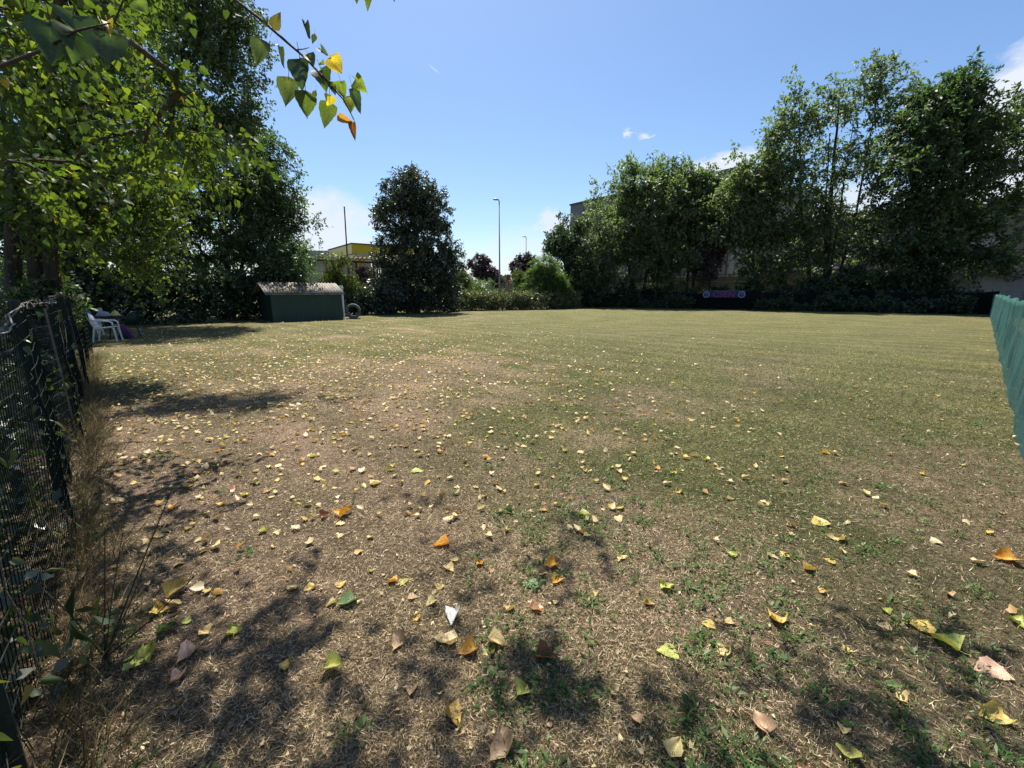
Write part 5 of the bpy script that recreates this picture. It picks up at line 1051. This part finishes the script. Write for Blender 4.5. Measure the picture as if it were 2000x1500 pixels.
# lean-to with corrugated edge
l0 = at(618, 570, 36); l1 = at(792, 570, 38.5); l0[2] = l1[2] = 0; lu = nrm(l1 - l0); ln_ = np.array([-lu[1], lu[0], 0]); Ll = np.linalg.norm(l1 - l0); za = at(640, 502, 36)[2]; zc_ = at(760, 510, 38)[2]
ls = empty('lean_to', tuple(l0), 'old lean-to with a wavy brown roof edge and plank screen below the yellow canopy', 'shelter')
rows = []; n = 180
for i in range(n + 1):
    s = Ll * i / n; w_ = .075 * math.sin(2 * PI * s / .36); z_ = za + (zc_ - za) * i / n; e = l0 + lu * s + np.array([0, 0, z_ + w_]); rows.append([e, e + ln_ * 1.5 + [0, 0, .12], e + ln_ * 3.2 + [0, 0, .3]])
mb = MB(); mb.grid(rows); o = mb.build('roof', M['brown_roof'], ls, True); o.modifiers.new('s', 'SOLIDIFY').thickness = .06
mb = MB(); mb.tube([l0 + ln_ * .12 + [0, 0, za - .2], l1 + ln_ * .12 + [0, 0, zc_ - .2]], .09, 6); mb.build('beam', M['brown_roof'], ls)
for px in (641, 688, 697, 731):
    f_ = (px - 618) / 174.; p_ = l0 + lu * Ll * f_ + ln_ * .12; mb = MB(); mb.box(p_ + [0, 0, (za - .28) / 2], (.16 if px > 690 else .12, .14, za - .28), lu, ln_); mb.build('post', M['brown_wall'], ls)
mb = MB()
for i in range(13):
    p_ = l0 + lu * Ll * (.69 + .285 * i / 12) + ln_ * .35; h_ = zc_ - .35 - .25 * (i % 3 == 1) - (i > 9) * .5; mb.box(p_ + [0, 0, h_ / 2 + .3], (.115 + .01 * (i % 2), .03, h_ - .6), lu, ln_)
mb.build('plank_screen', M['grey_wood'], ls)
mb = MB()
for i in range(12): p_ = l0 + lu * Ll * (.4 + .02 * i) + ln_ * .5; mb.tube([p_ + [0, 0, 1.2], p_ + [0, 0, za - .3]], .012, 4)
for i in range(8): mb.tube([l0 + lu * Ll * .4 + ln_ * .5 + [0, 0, 1.5 + i * .3], l0 + lu * Ll * .63 + ln_ * .5 + [0, 0, 1.5 + i * .3]], .012, 4)
mb.build('lattice', M['dark_grey'], ls)
p_ = l0 + lu * Ll * .61 + ln_ * .2; mb = MB(); mb.box(p_ + [0, 0, 1.3], (1.5, .3, 2.6), lu, ln_); mb.build('low_wall', M['brown_wall'], ls)
mb = MB(); mb.box(p_ + [0, 0, 2.64], (1.6, .4, .07), lu, ln_); mb.build('wall_cap', M['concrete'], ls)
# rusty pole
pa = at(681, 560, 33.5); pt_ = at(672.5, 405, 33.5); pa[2] = -.1
mb = MB(); mb.tube([pa, (pa + pt_) / 2, pt_], [.06, .055, .045], 8); mb.tube([pt_, pt_ + [0, 0, .05]], [.055, .055], 8); tag(mb.build('rusty_pole', M['rust'], None), 'tall thin rusty pole leaning slightly left, by the yellow canopy', 'pole')
# street lamps
def lamp(px, py, Yl, label):
    b_ = at(px, 570, Yl); b_[2] = 0; t_ = at(px, py, Yl); h_ = t_[2]
    r_ = empty('street_lamp', tuple(b_), label, 'street lamp', 'street lamps beyond the hedge'); mb = MB(); mb.tube([b_, b_ + [0, 0, 1.2], b_ + [0, 0, 1.25], b_ + [0, 0, h_ - .05]], [.11, .11, .085, .055], 10); mb.tube([b_ + [0, 0, h_ - .06], b_ + [-.12, 0, h_ + .02]], .04, 8); mb.build('pole', M['lamp_grey'], r_, True)
    mb = MB(); rows = []
    for (dx, w_, hh) in ((-.02, .05, .04), (-.12, .12, .07), (-.3, .17, .095), (-.5, .155, .08), (-.62, .08, .04), (-.65, .01, .01)):
        rows.append([b_ + np.array([dx, w_ * math.cos(a_), h_ + .05 + abs(dx) * .04 + hh * math.sin(a_) * (1.3 if math.sin(a_) > 0 else .5)]) for a_ in np.linspace(0, 2 * PI, 13)])
    mb.grid(rows); hd = mb.build('lamp_head', M['lamp_head'], r_, True)
    mb = MB(); mb.box(b_ + np.array([-.33, 0, h_ + .012]), (.4, .2, .02)); mb.build('glass', M['dark_grey'], r_)
lamp(976, 391, 46, 'tall street lamp rising above the middle of the bramble hedge')
lamp(1027, 463, 76, 'farther and shorter looking street lamp behind the right plum tree')
# thin curved post far off
b_ = at(909, 570, 70); b_[2] = 0; mb = MB(); hz = at(909, 520, 70)[2]; mb.tube([b_, b_ + [0, 0, hz - .8], b_ + [.15, 0, hz - .2], b_ + [.6, 0, hz], b_ + [1.1, 0, hz - .15]], .05, 6); tag(mb.build('curved_post', M['lamp_head'], None, True), 'thin white post with a curved top, far behind the lone dark tree', 'post')
# red box on a post
b_ = at(993.5, 570, 50); b_[2] = 0; z1 = at(993, 538, 50)[2]; z0 = at(993, 550, 50)[2]; sg = empty('sign_box', tuple(b_), 'dull red box sign on a post behind the hedge, right of the nearer lamp', 'sign')
mb = MB(); mb.box(b_ + [0, 0, (z0 + z1) / 2], (.46, .3, z1 - z0)); mb.build('box', M['red_paint'], sg, False, .02); mb = MB(); mb.box(b_ + [0, 0, z1 + .03], (.52, .36, .05)); mb.build('lid', M['dark_grey'], sg)
mb = MB(); mb.tube([b_, b_ + [0, 0, z0]], .06, 8); mb.build('post', M['red_paint'], sg)
# beige roadside wall and guard posts
g0_ = at(955, 570, 58); g1_ = at(1004, 570, 58); g0_[2] = g1_[2] = 0; zw = at(975, 551.5, 58)[2]
rw = empty('roadside_wall', tuple(g0_), 'beige panel wall seen between the lamp pole and the red box sign', 'wall'); mb = MB(); mb.box((g0_ + g1_) / 2 + [0, 0, zw / 2], (np.linalg.norm(g1_ - g0_), .15, zw)); mb.build('panel', M['beige_wall'], rw)
for px in (958, 966, 985, 998): 
    p_ = at(px, 570, 57.6); p_[2] = 0; mb = MB(); mb.box(p_ + [0, 0, zw / 2 + .05], (.09, .09, zw + .1)); mb.build('post', M['dark_grey'], rw)
# thin metal pole beside the canes
b_ = at(956, 570, 50); b_[2] = 0; hz = at(956, 543, 50)[2]; mb = MB(); mb.box(b_ + [0, 0, hz / 2], (.28, .2, hz)); mb.box(b_ + [0, 0, hz + .03], (.34, .26, .06)); tag(mb.build('grey_cabinet', M['grey_metal'], None), 'narrow pale grey cabinet between the cane clump and the lamp pole', 'cabinet')
# dry bare stalk at the hedge foot
b_ = at(982, 605, 36.5); b_[2] = 0; mb = MB(); mb.tube([b_, b_ + [-.1, 0, .8], b_ + [-.25, 0, 1.9]], [.03, .02, .01], 5); mb.tube([b_ + [-.1, 0, .8], b_ + [.05, 0, 1.2]], [.012, .006], 5); tag(mb.build('bare_stalk', M['dark_bark'], None), 'bare dark stalk standing in front of the bramble hedge under the lamp', 'stalk')
